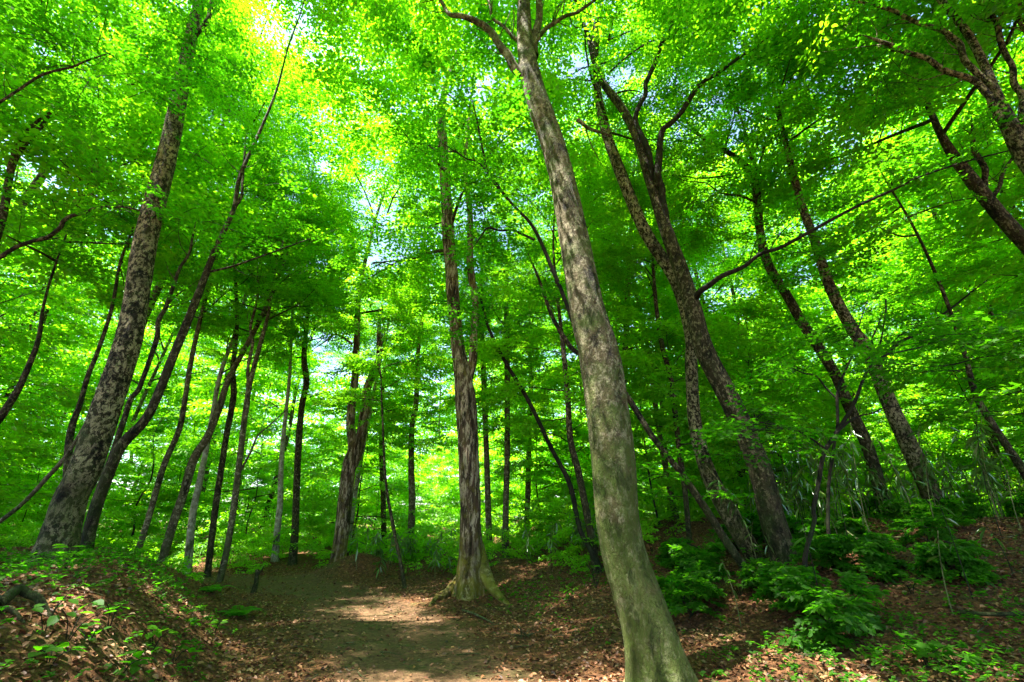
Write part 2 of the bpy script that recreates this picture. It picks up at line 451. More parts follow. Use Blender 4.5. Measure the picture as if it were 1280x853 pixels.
# ------------------------------------------------------------------ crown kits (limbs + leaves round an upright axis)
def make_kit(name, seed, H, R, n_limb, per_limb, kind, size, lib=None, spray=(0.8, 1.25), rise=(0.45, 1.05), trunk_r=0.10, top=0.35, mat=M_LEAF, tint=0.2):
    g = random.Random(seed)
    limbs, sprays = [], []
    ga = g.uniform(0, 6.28)
    for i in range(n_limb):
        t = (i + g.random()) / n_limb
        z0 = H * t * 0.92
        ga += 2.4 + g.uniform(-.5, .5)
        L = R * math.sqrt(max(.1, 1 - ((t - .35) / (.72 if top < .5 else .8)) ** 2)) * g.uniform(0.65, 1.15)
        el = rise[0] + (rise[1] - rise[0]) * t + g.uniform(-.12, .12)
        r0 = trunk_r * (1 - 0.8 * t) * 0.42 + 0.007
        p = np.array([0, 0, z0]); a = ga
        pts = [(*p, r0)]
        steps = 5
        for k in range(steps):
            e = el * (1 - 0.6 * k / steps) + g.gauss(0, .10)
            a += g.uniform(-.38, .38)
            p = p + np.array([math.cos(a) * math.cos(e), math.sin(a) * math.cos(e), math.sin(e)]) * L / steps
            pts.append((*p, max(0.004, r0 * (1 - 0.9 * (k + 1) / steps))))
        limbs.append(tube(pts, 5, 2))
        q = catmull(pts, 6)
        for k in range(per_limb):
            u = 1 - 0.78 * (k / per_limb) ** 0.8
            b = q[int(u * (len(q) - 1))]
            off = L * 0.36 * (1.15 - u)
            sd = g.choice((-1, 1)); oa = a + sd * g.uniform(0.3, 1.4)
            d = abs(g.gauss(0, off)) if u < 0.97 else 0
            x, y = b[0] + math.cos(oa) * d, b[1] + math.sin(oa) * d
            z = b[2] + g.gauss(0, 0.12) - d * 0.04
            sprays.append((x, y, z, oa + g.gauss(0, .3) - sd * 0.2, g.gauss(-0.06, .17), g.gauss(0, .2), g.uniform(*spray)))
            if d > 0.35 and g.random() < 0.5:
                limbs.append(tube([(*b[:3], 0.007), (x * .5 + b[0] * .5, y * .5 + b[1] * .5, z * .5 + b[2] * .5 + .04, 0.006), (x, y, z, 0.003)], 3, 1))
    V, Fq = join(limbs)
    lm = mesh(name + '_limbs', V, Fq, 4, B_DARK, None, True)
    cm = leaves_mesh(name + '_crown', sprays, kind, size, mat, seed, lib, lambda sp, g: tint + g.normal(0, .09))
    return lm, cm, H

TALL = [make_kit('tall_%d' % i, 100 + i, 9.5, 4.9, 15, 36, OVATE, 0.122, spray=(.85, 1.35), rise=(.35, 1.05)) for i in range(5)]
LOW = [make_kit('low_%d' % i, 200 + i, 3.2 + 0.5 * i, 1.7 + 0.12 * i, 11 + i, 13, OVATE, 0.112, spray=(0.6, 0.95), rise=(0.05, 0.6), trunk_r=0.035, tint=0.36) for i in range(5)]
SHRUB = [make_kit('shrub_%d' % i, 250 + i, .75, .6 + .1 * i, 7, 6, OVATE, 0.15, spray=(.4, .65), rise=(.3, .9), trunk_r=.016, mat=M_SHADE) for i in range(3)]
FAR = [make_kit('far_%d' % i, 300 + i, 11.0, 4.6, 15, 24, DIAM, 0.22, SPRAYS_FAR, spray=(1.2, 1.8), rise=(.35, 1.0), tint=0.32) for i in range(4)]

def tilt_to(o, d):
    o.rotation_mode = 'QUATERNION'
    q = Vector((0, 0, 1)).rotation_difference(Vector(d).normalized())
    return q

def put_kit(root, kit, loc, axis, sc, rz, limb_name='branches'):
    q = Vector((0, 0, 1)).rotation_difference(Vector(axis).normalized()) @ Quaternion((0, 0, 1), rz)
    for me, nm in ((kit[0], limb_name), (kit[1], 'crown')):
        o = obj(nm, me, root, loc)
        o.rotation_mode = 'QUATERNION'; o.rotation_quaternion = q
        o.scale = (sc, sc, sc)
        o['kind'] = 'stuff'

RK = random.Random(77)
def tree(name, label, pts, mat, Y=None, H=17.0, kit='tall', cb=6.5, kscale=1.0, lean=0.0, rough=0.06, flare=(0.7, 0.35, 5, 0.3),
         sides=14, branches=(), extra=None, seed=0, group=None, cat='tree', twigmat=None, ground=True):
    """pts: (px, py, width px) from the foot upwards; Y: depth in metres (found from the ground when left out)"""
    if Y is None:
        b = on_ground(pts[0][0], pts[0][1]); Y = b.y
    yy = lambda py: Y + lean * (pts[0][1] - py) / 100.0
    w = [(*P(px, py, yy(py)), wid(px, py, yy(py), ww)) for px, py, ww in pts]
    base = Vector(w[0][:3])
    gz = hz(base.x, base.y)
    if ground:
        if base.z > gz + 0.05:                    # foot is hidden: run the stem down to the ground
            d = Vector(w[0][:3]) - Vector(w[1][:3]); k = min(1.5, (base.z - gz) / max(0.3, -d.z)) if d.z < -.05 else 0
            nb = base + d * k; nb.z = hz(nb.x, nb.y)
            w.insert(0, (*nb, w[0][3] * 1.05)); base = nb
        else:
            base.z = gz
    d0 = Vector(w[1][:3]) - Vector(w[0][:3]); d0.normalize()
    w.insert(0, (*(Vector(w[0][:3]) - d0 * 0.30), w[0][3] * 1.08))
    # carry the stem on to its top
    top = Vector(w[-1][:3]); dr = (top - Vector(w[-3][:3])).normalized()
    r = w[-1][3]; n = 5
    rest = H - (top.z - base.z)
    if rest > 0.8:
        for k in range(n):
            dr = (dr * 0.8 + Vector((RK.uniform(-.12, .12), RK.uniform(-.12, .12), 0.25))).normalized()
            top = top + dr * rest / n / max(0.5, dr.z)
            w.append((*top, max(0.012, r * (1 - 0.92 * (k + 1) / n))))
    else:
        w.append((*(top + dr * 0.5), w[-1][3] * .45)); w.append((*(top + dr * 0.9), 0.006))
    root = thing(name, base, label, cat, group)
    loc = [(x - base.x, y - base.y, z - base.z, r) for x, y, z, r in w]
    V, Fq = tube(loc, sides, 6 if sides < 30 else 16, rough, flare, seed)
    obj('trunk', mesh('trunk', V, Fq, 4, mat, None, True), root)
    for br in branches:
        bp, by = br[0], br[1] if len(br) > 1 and br[1] else Y
        by2 = br[2] if len(br) > 2 else by
        m = len(bp) - 1
        q = []
        for i, (px, py, ww) in enumerate(bp):
            dy = by + (by2 - by) * i / m
            q.append((*(P(px, py, dy) - base), wid(px, py, dy, ww)))
        gb = random.Random(seed * 13 + len(bp) + int(bp[0][0]))
        q2 = [q[0]]
        for a_, b_ in zip(q[:-1], q[1:]):
            Ls = math.dist(a_[:3], b_[:3])
            q2.append(tuple((a_[k] + b_[k]) / 2 + (gb.gauss(0, .045) * Ls if k < 3 else 0) for k in range(4))); q2.append(b_)
        q = q2
        e = Vector(q[-1][:3]) - Vector(q[-2][:3])
        q.append((*(Vector(q[-1][:3]) + e * 1.6), 0.003))
        bits = [tube(q, 8, 4, 0.16, None, seed + 3)]
        Cb = catmull(q, 6)
        for k in range(7):
            i = gb.randrange(len(Cb) // 4, len(Cb) - 2); c = Vector(Cb[i][:3]); dv = (Vector(Cb[i + 1][:3]) - c).normalized()
            sd = Vector((gb.gauss(0, 1), gb.gauss(0, .6), gb.gauss(.3, .7))); sd = (sd - dv * sd.dot(dv)).normalized()
            Lt = gb.uniform(.3, 1.0); rt = min(.012, Cb[i][3] * .4)
            p1 = c + (dv * .6 + sd * .7) * Lt * .4; p2 = p1 + (dv * .8 + sd * .5 + Vector((gb.gauss(0, .25), gb.gauss(0, .25), .1))) * Lt * .6
            bits.append(tube([(*c, rt), (*p1, rt * .7), (*p2, .002)], 4, 3))
        V, Fq = join(bits)
        obj('branch', mesh('branch', V, Fq, 4, twigmat or mat, None, True), root)
    if kit:
        kits = {'tall': TALL, 'low': LOW, 'far': FAR}[kit]
        C = catmull([(x, y, z, r) for x, y, z, r in loc], 6)
        i = int(np.argmin(np.abs(C[:, 2] - cb)))
        c = C[i]; ax = C[-1][:3] - c[:3]
        sl = cat == 'tree' and name in ('slender_tree', 'birch_tree') and kit == 'tall'
        put_kit(root, kits[seed % len(kits)], c[:3], ax, kscale * ((0.52 if seed > 15 else 0.62) if sl else 1), RK.uniform(0, 6.28))
        if sl and seed > 15:
            i = int(np.argmin(np.abs(C[:, 2] - cb + RK.uniform(2.2, 4.0)))); c = C[i]
            put_kit(root, LOW[(seed + 2) % len(LOW)], c[:3], C[min(i + 8, len(C) - 1)][:3] - c[:3], RK.uniform(.8, 1.15), RK.uniform(0, 6.28))
    if extra:
        foliage(root, base, extra, seed)
    return root

def foliage(root, base, specs, seed, mat=None, name='foliage'):
    """specs: (px, py, Y, spread, count, leaf) leafy shoots gathered in flat layers round a point"""
    g = random.Random(seed * 31 + 7)
    rows, tw = [], []
    for sp in specs:
        px, py, Y, spread, n = sp[:5]
        hd = sp[5] if len(sp) > 5 else None
        c = P(px, py, Y) - base
        for k in range(n):
            a = g.uniform(0, 6.28); d = spread * math.sqrt(g.random())
            x, y = c.x + math.cos(a) * d, c.y + math.sin(a) * d
            z = c.z + g.gauss(0, 0.10 + spread * 0.10)
            h = (hd if hd is not None else a) + g.gauss(0, .7)
            L = g.uniform(.5, .85)
            pt = g.gauss(-.05, .14)
            rows.append((x, y, z, h, pt, g.gauss(0, .2), L))
            e = (x + math.cos(h) * L * .9, y + math.sin(h) * L * .9, z + math.sin(pt) * L * .9 - .06)
            tw.append(tube([(x - math.cos(h) * .25, y - math.sin(h) * .25, z - .02, .006), (x, y, z, .005), (*e, .002)], 3, 1))
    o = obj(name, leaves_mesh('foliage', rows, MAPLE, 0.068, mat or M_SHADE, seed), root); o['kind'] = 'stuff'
    V, Fq = join(tw)
    t = obj('twigs', mesh('twigs', V, Fq, 4, B_TWIG), root); t['kind'] = 'stuff'

# ------------------------------------------------------------------ the trees one can follow in the photograph
tree('beech_tree', 'thick mossy grey-brown beech trunk rising from the bottom edge beside the path',
     [(826, 856, 98), (813, 800, 80), (800, 755, 71), (782, 700, 64), (772, 650, 62), (765, 560, 62), (750, 450, 58), (735, 390, 50), (718, 300, 42), (697, 200, 34), (667, 110, 31), (656, 50, 23), (655, -10, 17)],
     B_BEECH, H=19, cb=10, kscale=.85, rough=0.05, flare=(0.9, 0.42, 5, 2.6), sides=56, seed=1,
     branches=[([(652, 95, 13), (642, 83, 13), (627, 60, 11), (602, 30, 9), (562, 18, 6), (545, -8, 5)], None),
               ([(668, 70, 12), (670, 40, 11), (674, 0, 9), (676, -30, 8)], None),
               ([(662, 62, 8), (680, 38, 6), (707, 20, 5), (737, 5, 4)], None),
               ([(655, 60, 6), (640, 45, 5), (615, 22, 4), (603, -8, 3)], None),
               ([(722, 150, 6), (735, 160, 5), (752, 166, 4)], None)],
     extra=[(676, 136, 5.2, 0.25, 4), (560, 40, 5.6, 0.7, 8), (600, 0, 5.6, 0.8, 8), (720, 0, 5.6, 0.6, 6)])

tree('maple_tree', 'dark fork-limbed maple right of the thick beech with a long bare branch reaching right',
     [(978, 690, 44), (963, 640, 39), (948, 582, 36), (915, 505, 32), (880, 437, 28), (866, 385, 25), (850, 335, 22), (832, 285, 19), (815, 235, 15), (797, 175, 13), (777, 135, 12), (752, 100, 10), (742, 60, 8), (742, 35, 7), (717, -5, 6)],
     B_DARK, Y=8.2, H=13, cb=7.5, seed=2, sides=16, rough=0.09, kit=None,
     branches=[([(832, 285, 13), (828, 250, 11), (822, 220, 11), (827, 165, 9), (852, 140, 8), (900, 90, 6), (950, 55, 5), (1028, 2, 4)], None, 7.4),
               ([(815, 240, 10), (797, 160, 8), (800, 130, 7), (807, 105, 7), (822, 70, 6), (837, 42, 6), (852, -4, 5)], None, 7.8),
               ([(837, 42, 5), (860, 18, 4), (885, 0, 3)], 8.0),
               ([(745, 90, 7), (735, 45, 6), (722, 20, 5), (708, -5, 4)], 8.2),
               ([(742, 35, 5), (752, 10, 4), (752, -8, 4)], 8.2),
               ([(866, 376, 10), (876, 364, 9), (903, 345, 8), (950, 318, 6), (1003, 295, 6), (1078, 255, 5), (1153, 220, 4), (1290, 182, 3)], None, 5.6)],
     twigmat=B_TWIG,
     extra=[(1010, 285, 7.0, 0.7, 9), (1110, 235, 6.4, 0.8, 10), (1220, 200, 6.0, 0.8, 9), (950, 60, 7.4, 0.9, 12), (850, 20, 7.9, 0.9, 12), (740, 0, 8.2, 0.8, 10), (1010, 20, 7.0, 0.9, 10),
            (900, 535, 7.0, 0.45, 9), (843, 600, 6.6, 0.35, 7), (935, 550, 6.8, 0.4, 6)])

tree('beech_tree', 'grey moss-flecked trunk that leans left behind the dark forked maple',
     [(938, 688, 30), (900, 622, 27), (880, 575, 22), (868, 525, 20), (864, 460, 18), (862, 417, 16), (845, 352, 19), (807, 290, 18), (777, 220, 17), (757, 165, 14), (748, 120, 11)],
     B_PATCH, Y=8.8, H=16, cb=9.5, kscale=.75, seed=3, rough=0.08)

tree('leaning_sapling', 'thin sapling slanting left across and behind the thick beech trunk',
     [(906, 674, 13), (878, 630, 12), (850, 590, 10), (815, 545, 9), (780, 490, 9), (745, 452, 8), (720, 440, 7), (707, 425, 7), (690, 395, 6), (672, 345, 4)],
     B_DARK, Y=7.8, H=5.5, kit=None, seed=4, sides=8, extra=[(690, 390, 7.8, 0.7, 10), (660, 340, 7.8, 0.7, 10)], cat='sapling')

tree('oak_tree', 'big leaning trunk blotched black and pale standing on the left bank',
     [(66, 704, 76), (73, 680, 64), (88, 625, 55), (107, 585, 52), (136, 500, 46), (160, 430, 41), (170, 380, 38), (182, 300, 36), (208, 200, 30), (226, 110, 23), (240, 40, 18), (252, -10, 15)],
     B_PATCH, H=19, cb=11, kscale=.8, rough=0.07, flare=(1.0, 0.5, 4, 1.0), sides=48, seed=5,
     branches=[([(240, 50, 9), (252, 35, 8), (262, 10, 6), (280, -30, 3)], None)],
     extra=[(244, 62, 5.9, 0.5, 11), (250, 15, 5.9, 0.6, 12), (215, 20, 6.4, 0.8, 10), (228, 95, 6.0, .3, 4)])

tree('maple_tree', 'dark stem hugging the right side of the big blotched trunk and forking above it',
     [(106, 694, 24), (113, 660, 22), (125, 620, 21), (150, 560, 19), (185, 520, 15), (215, 450, 14), (245, 375, 12), (270, 310, 9), (292, 262, 7), (300, 220, 6)],
     B_DARK, Y=7.4, H=13, seed=6, sides=12, kit=None, rough=0.08,
     branches=[([(132, 592, 10), (148, 545, 9), (163, 500, 9), (178, 475, 8), (197, 420, 8), (207, 385, 7), (225, 335, 5), (240, 300, 4)], None),
               ([(292, 262, 5), (303, 230, 4), (306, 190, 3)], None),
               ([(262, 340, 4), (300, 330, 3), (370, 305, 2)], None)],
     extra=[(300, 210, 7.4, 0.9, 12), (250, 290, 7.4, 0.9, 12), (350, 305, 7.3, 0.7, 9), (200, 380, 7.6, 0.7, 7)])

tree('slender_tree', 'thin dark stem rising from behind the left edge of the big blotched trunk',
     [(84, 600, 14), (88, 542, 12), (100, 505, 9), (110, 470, 8), (122, 440, 7), (140, 385, 6), (150, 330, 5)],
     B_DARK, Y=8.6, H=10, seed=7, sides=8, kit='low', cb=5.5, kscale=1.2)

tree('leaning_sapling', 'low bare stem slanting up from the left edge towards the big blotched trunk',
     [(-22, 668, 9), (0, 652, 9), (30, 628, 8), (60, 596, 8), (84, 568, 7), (112, 520, 5), (130, 470, 3)], B_GREY, Y=7.9, H=3.6, kit=None, seed=8, sides=8, cat='sapling')

tree('slender_tree', 'thin grey trunk with sunlit streaks first in line right of the left bank trees',
     [(172, 690, 11), (185, 650, 10), (205, 582, 10), (224, 537, 9), (232, 495, 8), (237, 462, 8), (246, 418, 7), (258, 370, 6)], B_GREY, Y=13, H=15, cb=7, seed=9)
tree('slender_tree', 'dark slanting trunk with a white sunlit patch between two thinner stems',
     [(206, 690, 15), (218, 650, 14), (228, 622, 14), (242, 575, 14), (260, 545, 12), (275, 507, 11), (288, 470, 9)], B_GREY, Y=13.5, H=16, cb=7, seed=10)
tree('slender_tree', 'pinkish grey trunk foot showing sunlit bark patches behind the bank',
     [(236, 692, 13), (239, 660, 12), (243, 632, 11), (250, 600, 10), (262, 540, 8), (275, 470, 7)], B_PALE, Y=15, H=15, cb=6, seed=11)
tree('slender_tree', 'straight dark stem just left of the forked pole tree at the path bend',
     [(262, 696, 10), (270, 630, 10), (283, 545, 9), (292, 495, 9), (291, 460, 8), (296, 410, 6)], B_DARK, Y=14, H=21, cb=12, kscale=1.2, seed=12)
tree('slender_tree', 'tall smooth pole tree with two close stems standing at the left path edge',
     [(274, 728, 11), (283, 690, 10), (293, 630, 10), (303, 545, 9), (312, 482, 8), (325, 432, 7), (335, 395, 5), (341, 360, 4)], B_GREY, H=12, cb=7, seed=13, sides=10,
     branches=[([(305, 530, 6), (310, 480, 6), (316, 430, 5), (318, 390, 4), (322, 350, 3)], None), ([(300, 590, 4), (322, 545, 3), (350, 520, 2)], None)], flare=(.5, .6, 4, 0))
tree('birch_tree', 'pale white trunk fully sunlit near the path bend',
     [(344, 694, 12), (346, 670, 10), (350, 630, 9), (351, 595, 8), (353, 560, 7), (357, 520, 6), (362, 470, 5)], B_PALE, Y=17, H=15, cb=7, seed=14)
tree('slender_tree', 'straight dark trunk just right of the pale white one',
     [(366, 698, 13), (369, 660, 11), (371, 600, 10), (373, 560, 10), (377, 510, 9), (383, 478, 9), (380, 445, 8), (384, 400, 6)], B_DARK, Y=16.5, H=16, cb=7, seed=15)
tree('twin_trunk_tree', 'stout brown tree splitting into two stems above the sunlit mound',
     [(420, 716, 26), (424, 690, 23), (428, 660, 22), (432, 620, 21), (437, 580, 20), (441, 560, 15), (438, 530, 13), (440, 505, 12), (444, 470, 11), (446, 425, 9)], B_RUG, Y=15.5, H=17, cb=8.5, kscale=1.1, seed=16, sides=18, flare=(1.0, 0.7, 3, 0.5),
     branches=[([(434, 600, 15), (446, 570, 15), (452, 540, 14), (458, 505, 13), (465, 470, 11), (474, 420, 8)], None), ([(440, 430, 4), (420, 418, 3), (402, 430, 2)], None)])
tree('birch_tree', 'pale leaning trunk half hidden behind the twin brown stems',
     [(436, 684, 8), (441, 640, 7), (446, 605, 7), (453, 565, 6), (460, 530, 5)], B_PALE, Y=20, H=15, cb=7, seed=17)
tree('thin_sapling', 'wiry dark sapling leaning slightly at the back edge of the path',
     [(506, 733, 6), (500, 700, 5), (490, 650, 5), (482, 600, 4), (478, 520, 3), (476, 470, 2)], B_DARK, Y=11.8, H=6.5, cb=4.0, kit='low', seed=18, sides=7, kscale=.8, cat='sapling')
tree('slender_tree', 'grey straight trunk with pale flecks midway between twin stems and rugged tree',
     [(512, 690, 10), (515, 632, 10), (514, 580, 9), (515, 532, 8), (520, 507, 8), (522, 450, 6)], B_GREY, Y=19, H=16, cb=7.5, seed=19)
tree('slender_tree', 'dim brown trunk deep behind the wiry sapling',
     [(480, 684, 9), (479, 620, 8), (477, 560, 8), (478, 500, 6)], B_DARK, Y=22, H=16, cb=8, seed=20)
OLD = tree('old_beech', 'rugged bare-barked trunk with yellow mossy root flare beside the path',
     [(590, 742, 50), (589, 722, 42), (588, 690, 33), (588, 640, 29), (587, 600, 30), (585, 550, 28), (582, 500, 29), (578, 465, 24), (572, 430, 18), (567, 380, 18), (565, 350, 18), (561, 300, 17), (558, 250, 16), (552, 150, 12)],
     B_RUG, Y=10.6, H=18, cb=8.2, kscale=1.1, rough=0.12, flare=(0.8, 1.0, 3, 2.4), sides=64, seed=21,
     extra=[(566, 310, 9.6, .7, 12), (556, 245, 9.4, .8, 14), (552, 180, 9.4, .8, 14), (590, 270, 9.8, .6, 9), (545, 110, 9.2, .9, 14), (470, 330, 9.6, .8, 9)],
     branches=[([(584, 480, 14), (590, 455, 12), (592, 420, 11), (590, 350, 11), (588, 300, 9), (583, 230, 8), (585, 160, 5)], None)])
tree('slender_tree', 'thin trunk with bright banding just right of the rugged tree',
     [(612, 690, 9), (611, 662, 9), (608, 562, 8), (605, 485, 8), (603, 430, 7), (601, 380, 5)], B_GREY, Y=17, H=16, cb=7, seed=22)
tree('slender_tree', 'light grey pole-straight trunk second to the right of the rugged tree',
     [(632, 690, 10), (632, 650, 9), (634, 562, 8), (634, 462, 8), (633, 390, 7), (634, 340, 5)], B_GREY, Y=16, H=16, cb=7.5, seed=23)
tree('slender_tree', 'short brown sunlit trunk behind the leaning dark sapling',
     [(659, 640, 8), (660, 610, 8), (662, 532, 7), (664, 470, 6)], B_GREY, Y=21, H=16, cb=7, seed=24)
tree('leaning_sapling', 'dark thin sapling curving down to the right behind the thick beech',
     [(752, 716, 9), (740, 690, 8), (725, 662, 7), (712, 605, 7), (690, 562, 6), (660, 500, 6), (630, 450, 5), (610, 408, 4), (600, 370, 3)], B_TWIG, Y=on_ground(752, 716).y, H=4.8, kit=None, seed=25, sides=8, cat='sapling',
     extra=[(610, 400, 8.6, 0.6, 7), (585, 370, 8.6, 0.6, 7)])
tree('slender_tree', 'brown slim trunk close on the left of the thick beech',
     [(742, 690, 12), (736, 655, 11), (723, 590, 10), (713, 550, 9), (710, 500, 8), (705, 445, 7), (700, 400, 5)], B_DARK, Y=11, H=12, cb=7, seed=26)
tree('thin_branch_tree', 'slim tree with a bent leafy stem left of the thick beech high up',
     [(782, 700, 7), (760, 560, 7), (728, 440, 6), (708, 380, 6), (692, 340, 6), (667, 285, 5), (640, 255, 4), (612, 220, 4), (604, 190, 3), (596, 150, 3)], B_TWIG, Y=6.6, H=8.5, kit=None, seed=27, sides=8,
     branches=[([(668, 300, 4), (640, 288, 3), (610, 285, 3), (598, 300, 2)], None), ([(640, 256, 3), (600, 205, 2), (570, 190, 2)], None)],
     extra=[(600, 170, 6.6, 0.8, 11), (640, 240, 6.6, 0.7, 9), (600, 290, 6.6, 0.7, 10)])
tree('slender_tree', 'slim straight stem between the thick beech and the dark forked maple',
     [(862, 680, 8), (857, 620, 8), (850, 570, 8), (842, 500, 8), (838, 470, 7), (827, 430, 7), (820, 380, 6), (815, 320, 4)], B_DARK, Y=11.5, H=12, cb=6, seed=28)
tree('slender_tree', 'faint grey trunk showing high up beside the right edge of the thick beech',
     [(776, 640, 10), (779, 520, 9), (782, 425, 8), (785, 345, 7), (789, 280, 5)], B_GREY, Y=14, H=15, cb=8, seed=29)
tree('beech_tree', 'right slope trunk leaning left with twigs crossing it above the bamboo grass',
     [(1178, 662, 44), (1168, 628, 34), (1145, 575, 31), (1115, 512, 26), (1095, 462, 23), (1080, 430, 21), (1066, 412, 20), (1038, 360, 17), (1018, 300, 14), (1000, 250, 12)],
     B_PATCH, Y=9.8, H=15, cb=8.5, kscale=.8, seed=30, sides=16,
     extra=[(1040, 340, 8.8, .7, 10), (1090, 420, 8.8, .6, 8)],
     branches=[([(1095, 462, 8), (1110, 440, 7), (1150, 415, 5), (1215, 365, 3)], None)], twigmat=B_TWIG)
tree('beech_tree', 'leaning mid-distance trunk with two upright forks right of the forked maple',
     [(1108, 640, 22), (1085, 560, 20), (1062, 510, 18), (1045, 470, 17), (1030, 445, 17), (1005, 407, 16), (985, 372, 15), (960, 330, 14), (950, 290, 13), (943, 225, 12), (923, 200, 9), (900, 185, 7), (880, 174, 5)],
     B_DARK, Y=10.8, H=14, cb=8.5, kscale=.8, seed=31, sides=14,
     extra=[(1010, 345, 9.6, .7, 12), (955, 300, 9.8, .7, 10), (1060, 400, 9.4, .7, 10), (1050, 470, 9.4, .6, 8), (930, 200, 9.8, .7, 8)],
     branches=[([(945, 235, 8), (946, 212, 6), (933, 175, 5), (918, 130, 4), (908, 98, 3)], None), ([(945, 230, 7), (950, 208, 5), (973, 155, 4), (985, 125, 3), (990, 105, 2)], None)])
tree('beech_tree', 'massive fork of heavy limbs entering at the top right corner',
     [(1470, 420, 60), (1400, 330, 52), (1330, 255, 44), (1285, 200, 34), (1262, 158, 28), (1246, 120, 18), (1232, 85, 15), (1208, 40, 13), (1172, -6, 11)],
     B_PATCH, Y=5.4, H=13, cb=9, seed=32, sides=18, rough=0.08,
     branches=[([(1258, 155, 18), (1238, 122, 14), (1220, 103, 12), (1190, 92, 11), (1160, 74, 10), (1130, 65, 8), (1100, 52, 6)], None),
               ([(1246, 128, 14), (1225, 95, 12), (1200, 56, 11), (1178, 38, 10), (1150, 30, 8), (1120, 15, 7), (1085, 5, 5)], None),
               ([(1275, 170, 16), (1278, 120, 13), (1266, 85, 11), (1250, 50, 10), (1240, 20, 9), (1232, -10, 8)], None),
               ([(1290, 70, 10), (1283, 40, 8), (1275, 10, 6)], None)],
     extra=[(1100, 40, 5.4, 0.8, 10), (1180, 20, 5.3, 0.8, 10), (1120, 90, 5.6, .6, 6)])
tree('beech_tree', 'broken-looking trunk under the heavy top right limbs with short upright forks',
     [(1440, 520, 40), (1370, 420, 36), (1300, 325, 30), (1268, 290, 27), (1238, 255, 25), (1212, 222, 22), (1190, 192, 17), (1172, 160, 12)],
     B_DARK, Y=7.6, H=11, cb=7.5, seed=33, sides=14,
     branches=[([(1238, 255, 13), (1230, 230, 11), (1225, 200, 10), (1216, 170, 7)], None), ([(1242, 245, 9), (1252, 220, 7), (1268, 195, 5)], None)])
tree('forest_tree', 'dark trunk stub showing at the right edge under drooping leaves',
     [(1310, 640, 18), (1280, 590, 16), (1260, 560, 14), (1237, 525, 13), (1218, 490, 11), (1205, 440, 8)], B_DARK, Y=9.0, H=11, cb=6, seed=34, kit='low', kscale=1.3)
tree('maple_tree', 'dark limb curving in at the left edge halfway up the canopy',
     [(-150, 620, 30), (-80, 470, 26), (-20, 330, 20), (2, 275, 15), (12, 220, 13), (20, 195, 12), (38, 172, 9), (52, 158, 7), (64, 140, 5)], B_DARK, Y=6.5, H=9, cb=6, kit=None, seed=35, sides=12,
     branches=[([(18, 200, 8), (24, 180, 8), (40, 158, 7), (56, 145, 5)], None), ([(-30, 340, 10), (0, 322, 9), (40, 302, 8), (75, 285, 8), (90, 270, 7), (120, 260, 5), (170, 262, 3)], None),
               ([(-60, 170, 8), (-20, 140, 7), (0, 128, 6), (50, 95, 5), (90, 84, 4), (118, 73, 3)], 4.6)],
     extra=[(30, 60, 4.8, 0.9, 16), (110, 70, 4.6, 0.7, 12), (90, 20, 4.8, 0.9, 12), (150, 100, 5.2, 0.7, 9), (90, 250, 6.4, 0.8, 11), (20, 110, 5.2, 0.8, 12), (160, 262, 6.3, 0.6, 7), (20, 300, 6.5, 0.8, 9)])
tree('forest_tree', 'blurred dark trunk slanting right with hanging leaves at the left edge',
     [(-60, 640, 17), (-25, 560, 15), (5, 515, 14), (22, 488, 12), (34, 462, 10), (48, 425, 8), (55, 380, 5)], B_DARK, Y=8.2, H=9, cb=5.5, seed=36, kit='low', kscale=1.4)

# saplings on the right slope
tree('maple_sapling', 'crooked black sapling rising from the hollow on the right slope and forking wide',
     [(1012, 748, 9), (1006, 700, 8), (1018, 652, 7), (1017, 637, 7), (1024, 600, 7), (1030, 567, 7), (1045, 542, 7), (1067, 505, 6), (1082, 467, 5), (1095, 447, 4)], B_TWIG, H=4.2, kit=None, seed=37, sides=8, cat='sapling', rough=0.12,
     branches=[([(1046, 540, 5), (1075, 520, 3), (1110, 508, 2), (1150, 512, 2)], None), ([(1090, 452, 4), (1125, 440, 3), (1180, 425, 2)], None), ([(1092, 450, 3), (1090, 425, 3), (1100, 400, 2)], None), ([(1030, 560, 4), (1000, 540, 3), (960, 530, 2)], None)],
     extra=[(1180, 465, 5.4, 0.5, 14), (1230, 430, 5.4, 0.5, 10), (1130, 415, 5.6, 0.45, 7), (960, 525, 5.6, 0.35, 6), (1250, 490, 5.2, .4, 8)])
tree('maple_sapling', 'thinner straight black sapling beside the crooked one on the right slope',
     [(1043, 712, 8), (1036, 668, 6), (1035, 640, 6), (1036, 605, 5), (1042, 560, 5), (1047, 530, 5), (1047, 490, 5), (1056, 465, 4), (1067, 440, 4), (1070, 420, 3)], B_TWIG, H=4.2, kit=None, seed=38, sides=8, cat='sapling', rough=0.12,
     branches=[([(1047, 500, 3), (1020, 470, 3), (990, 460, 2)], None)],
     extra=[(1060, 410, 6.0, 0.7, 10), (1000, 460, 6.0, 0.5, 8)])

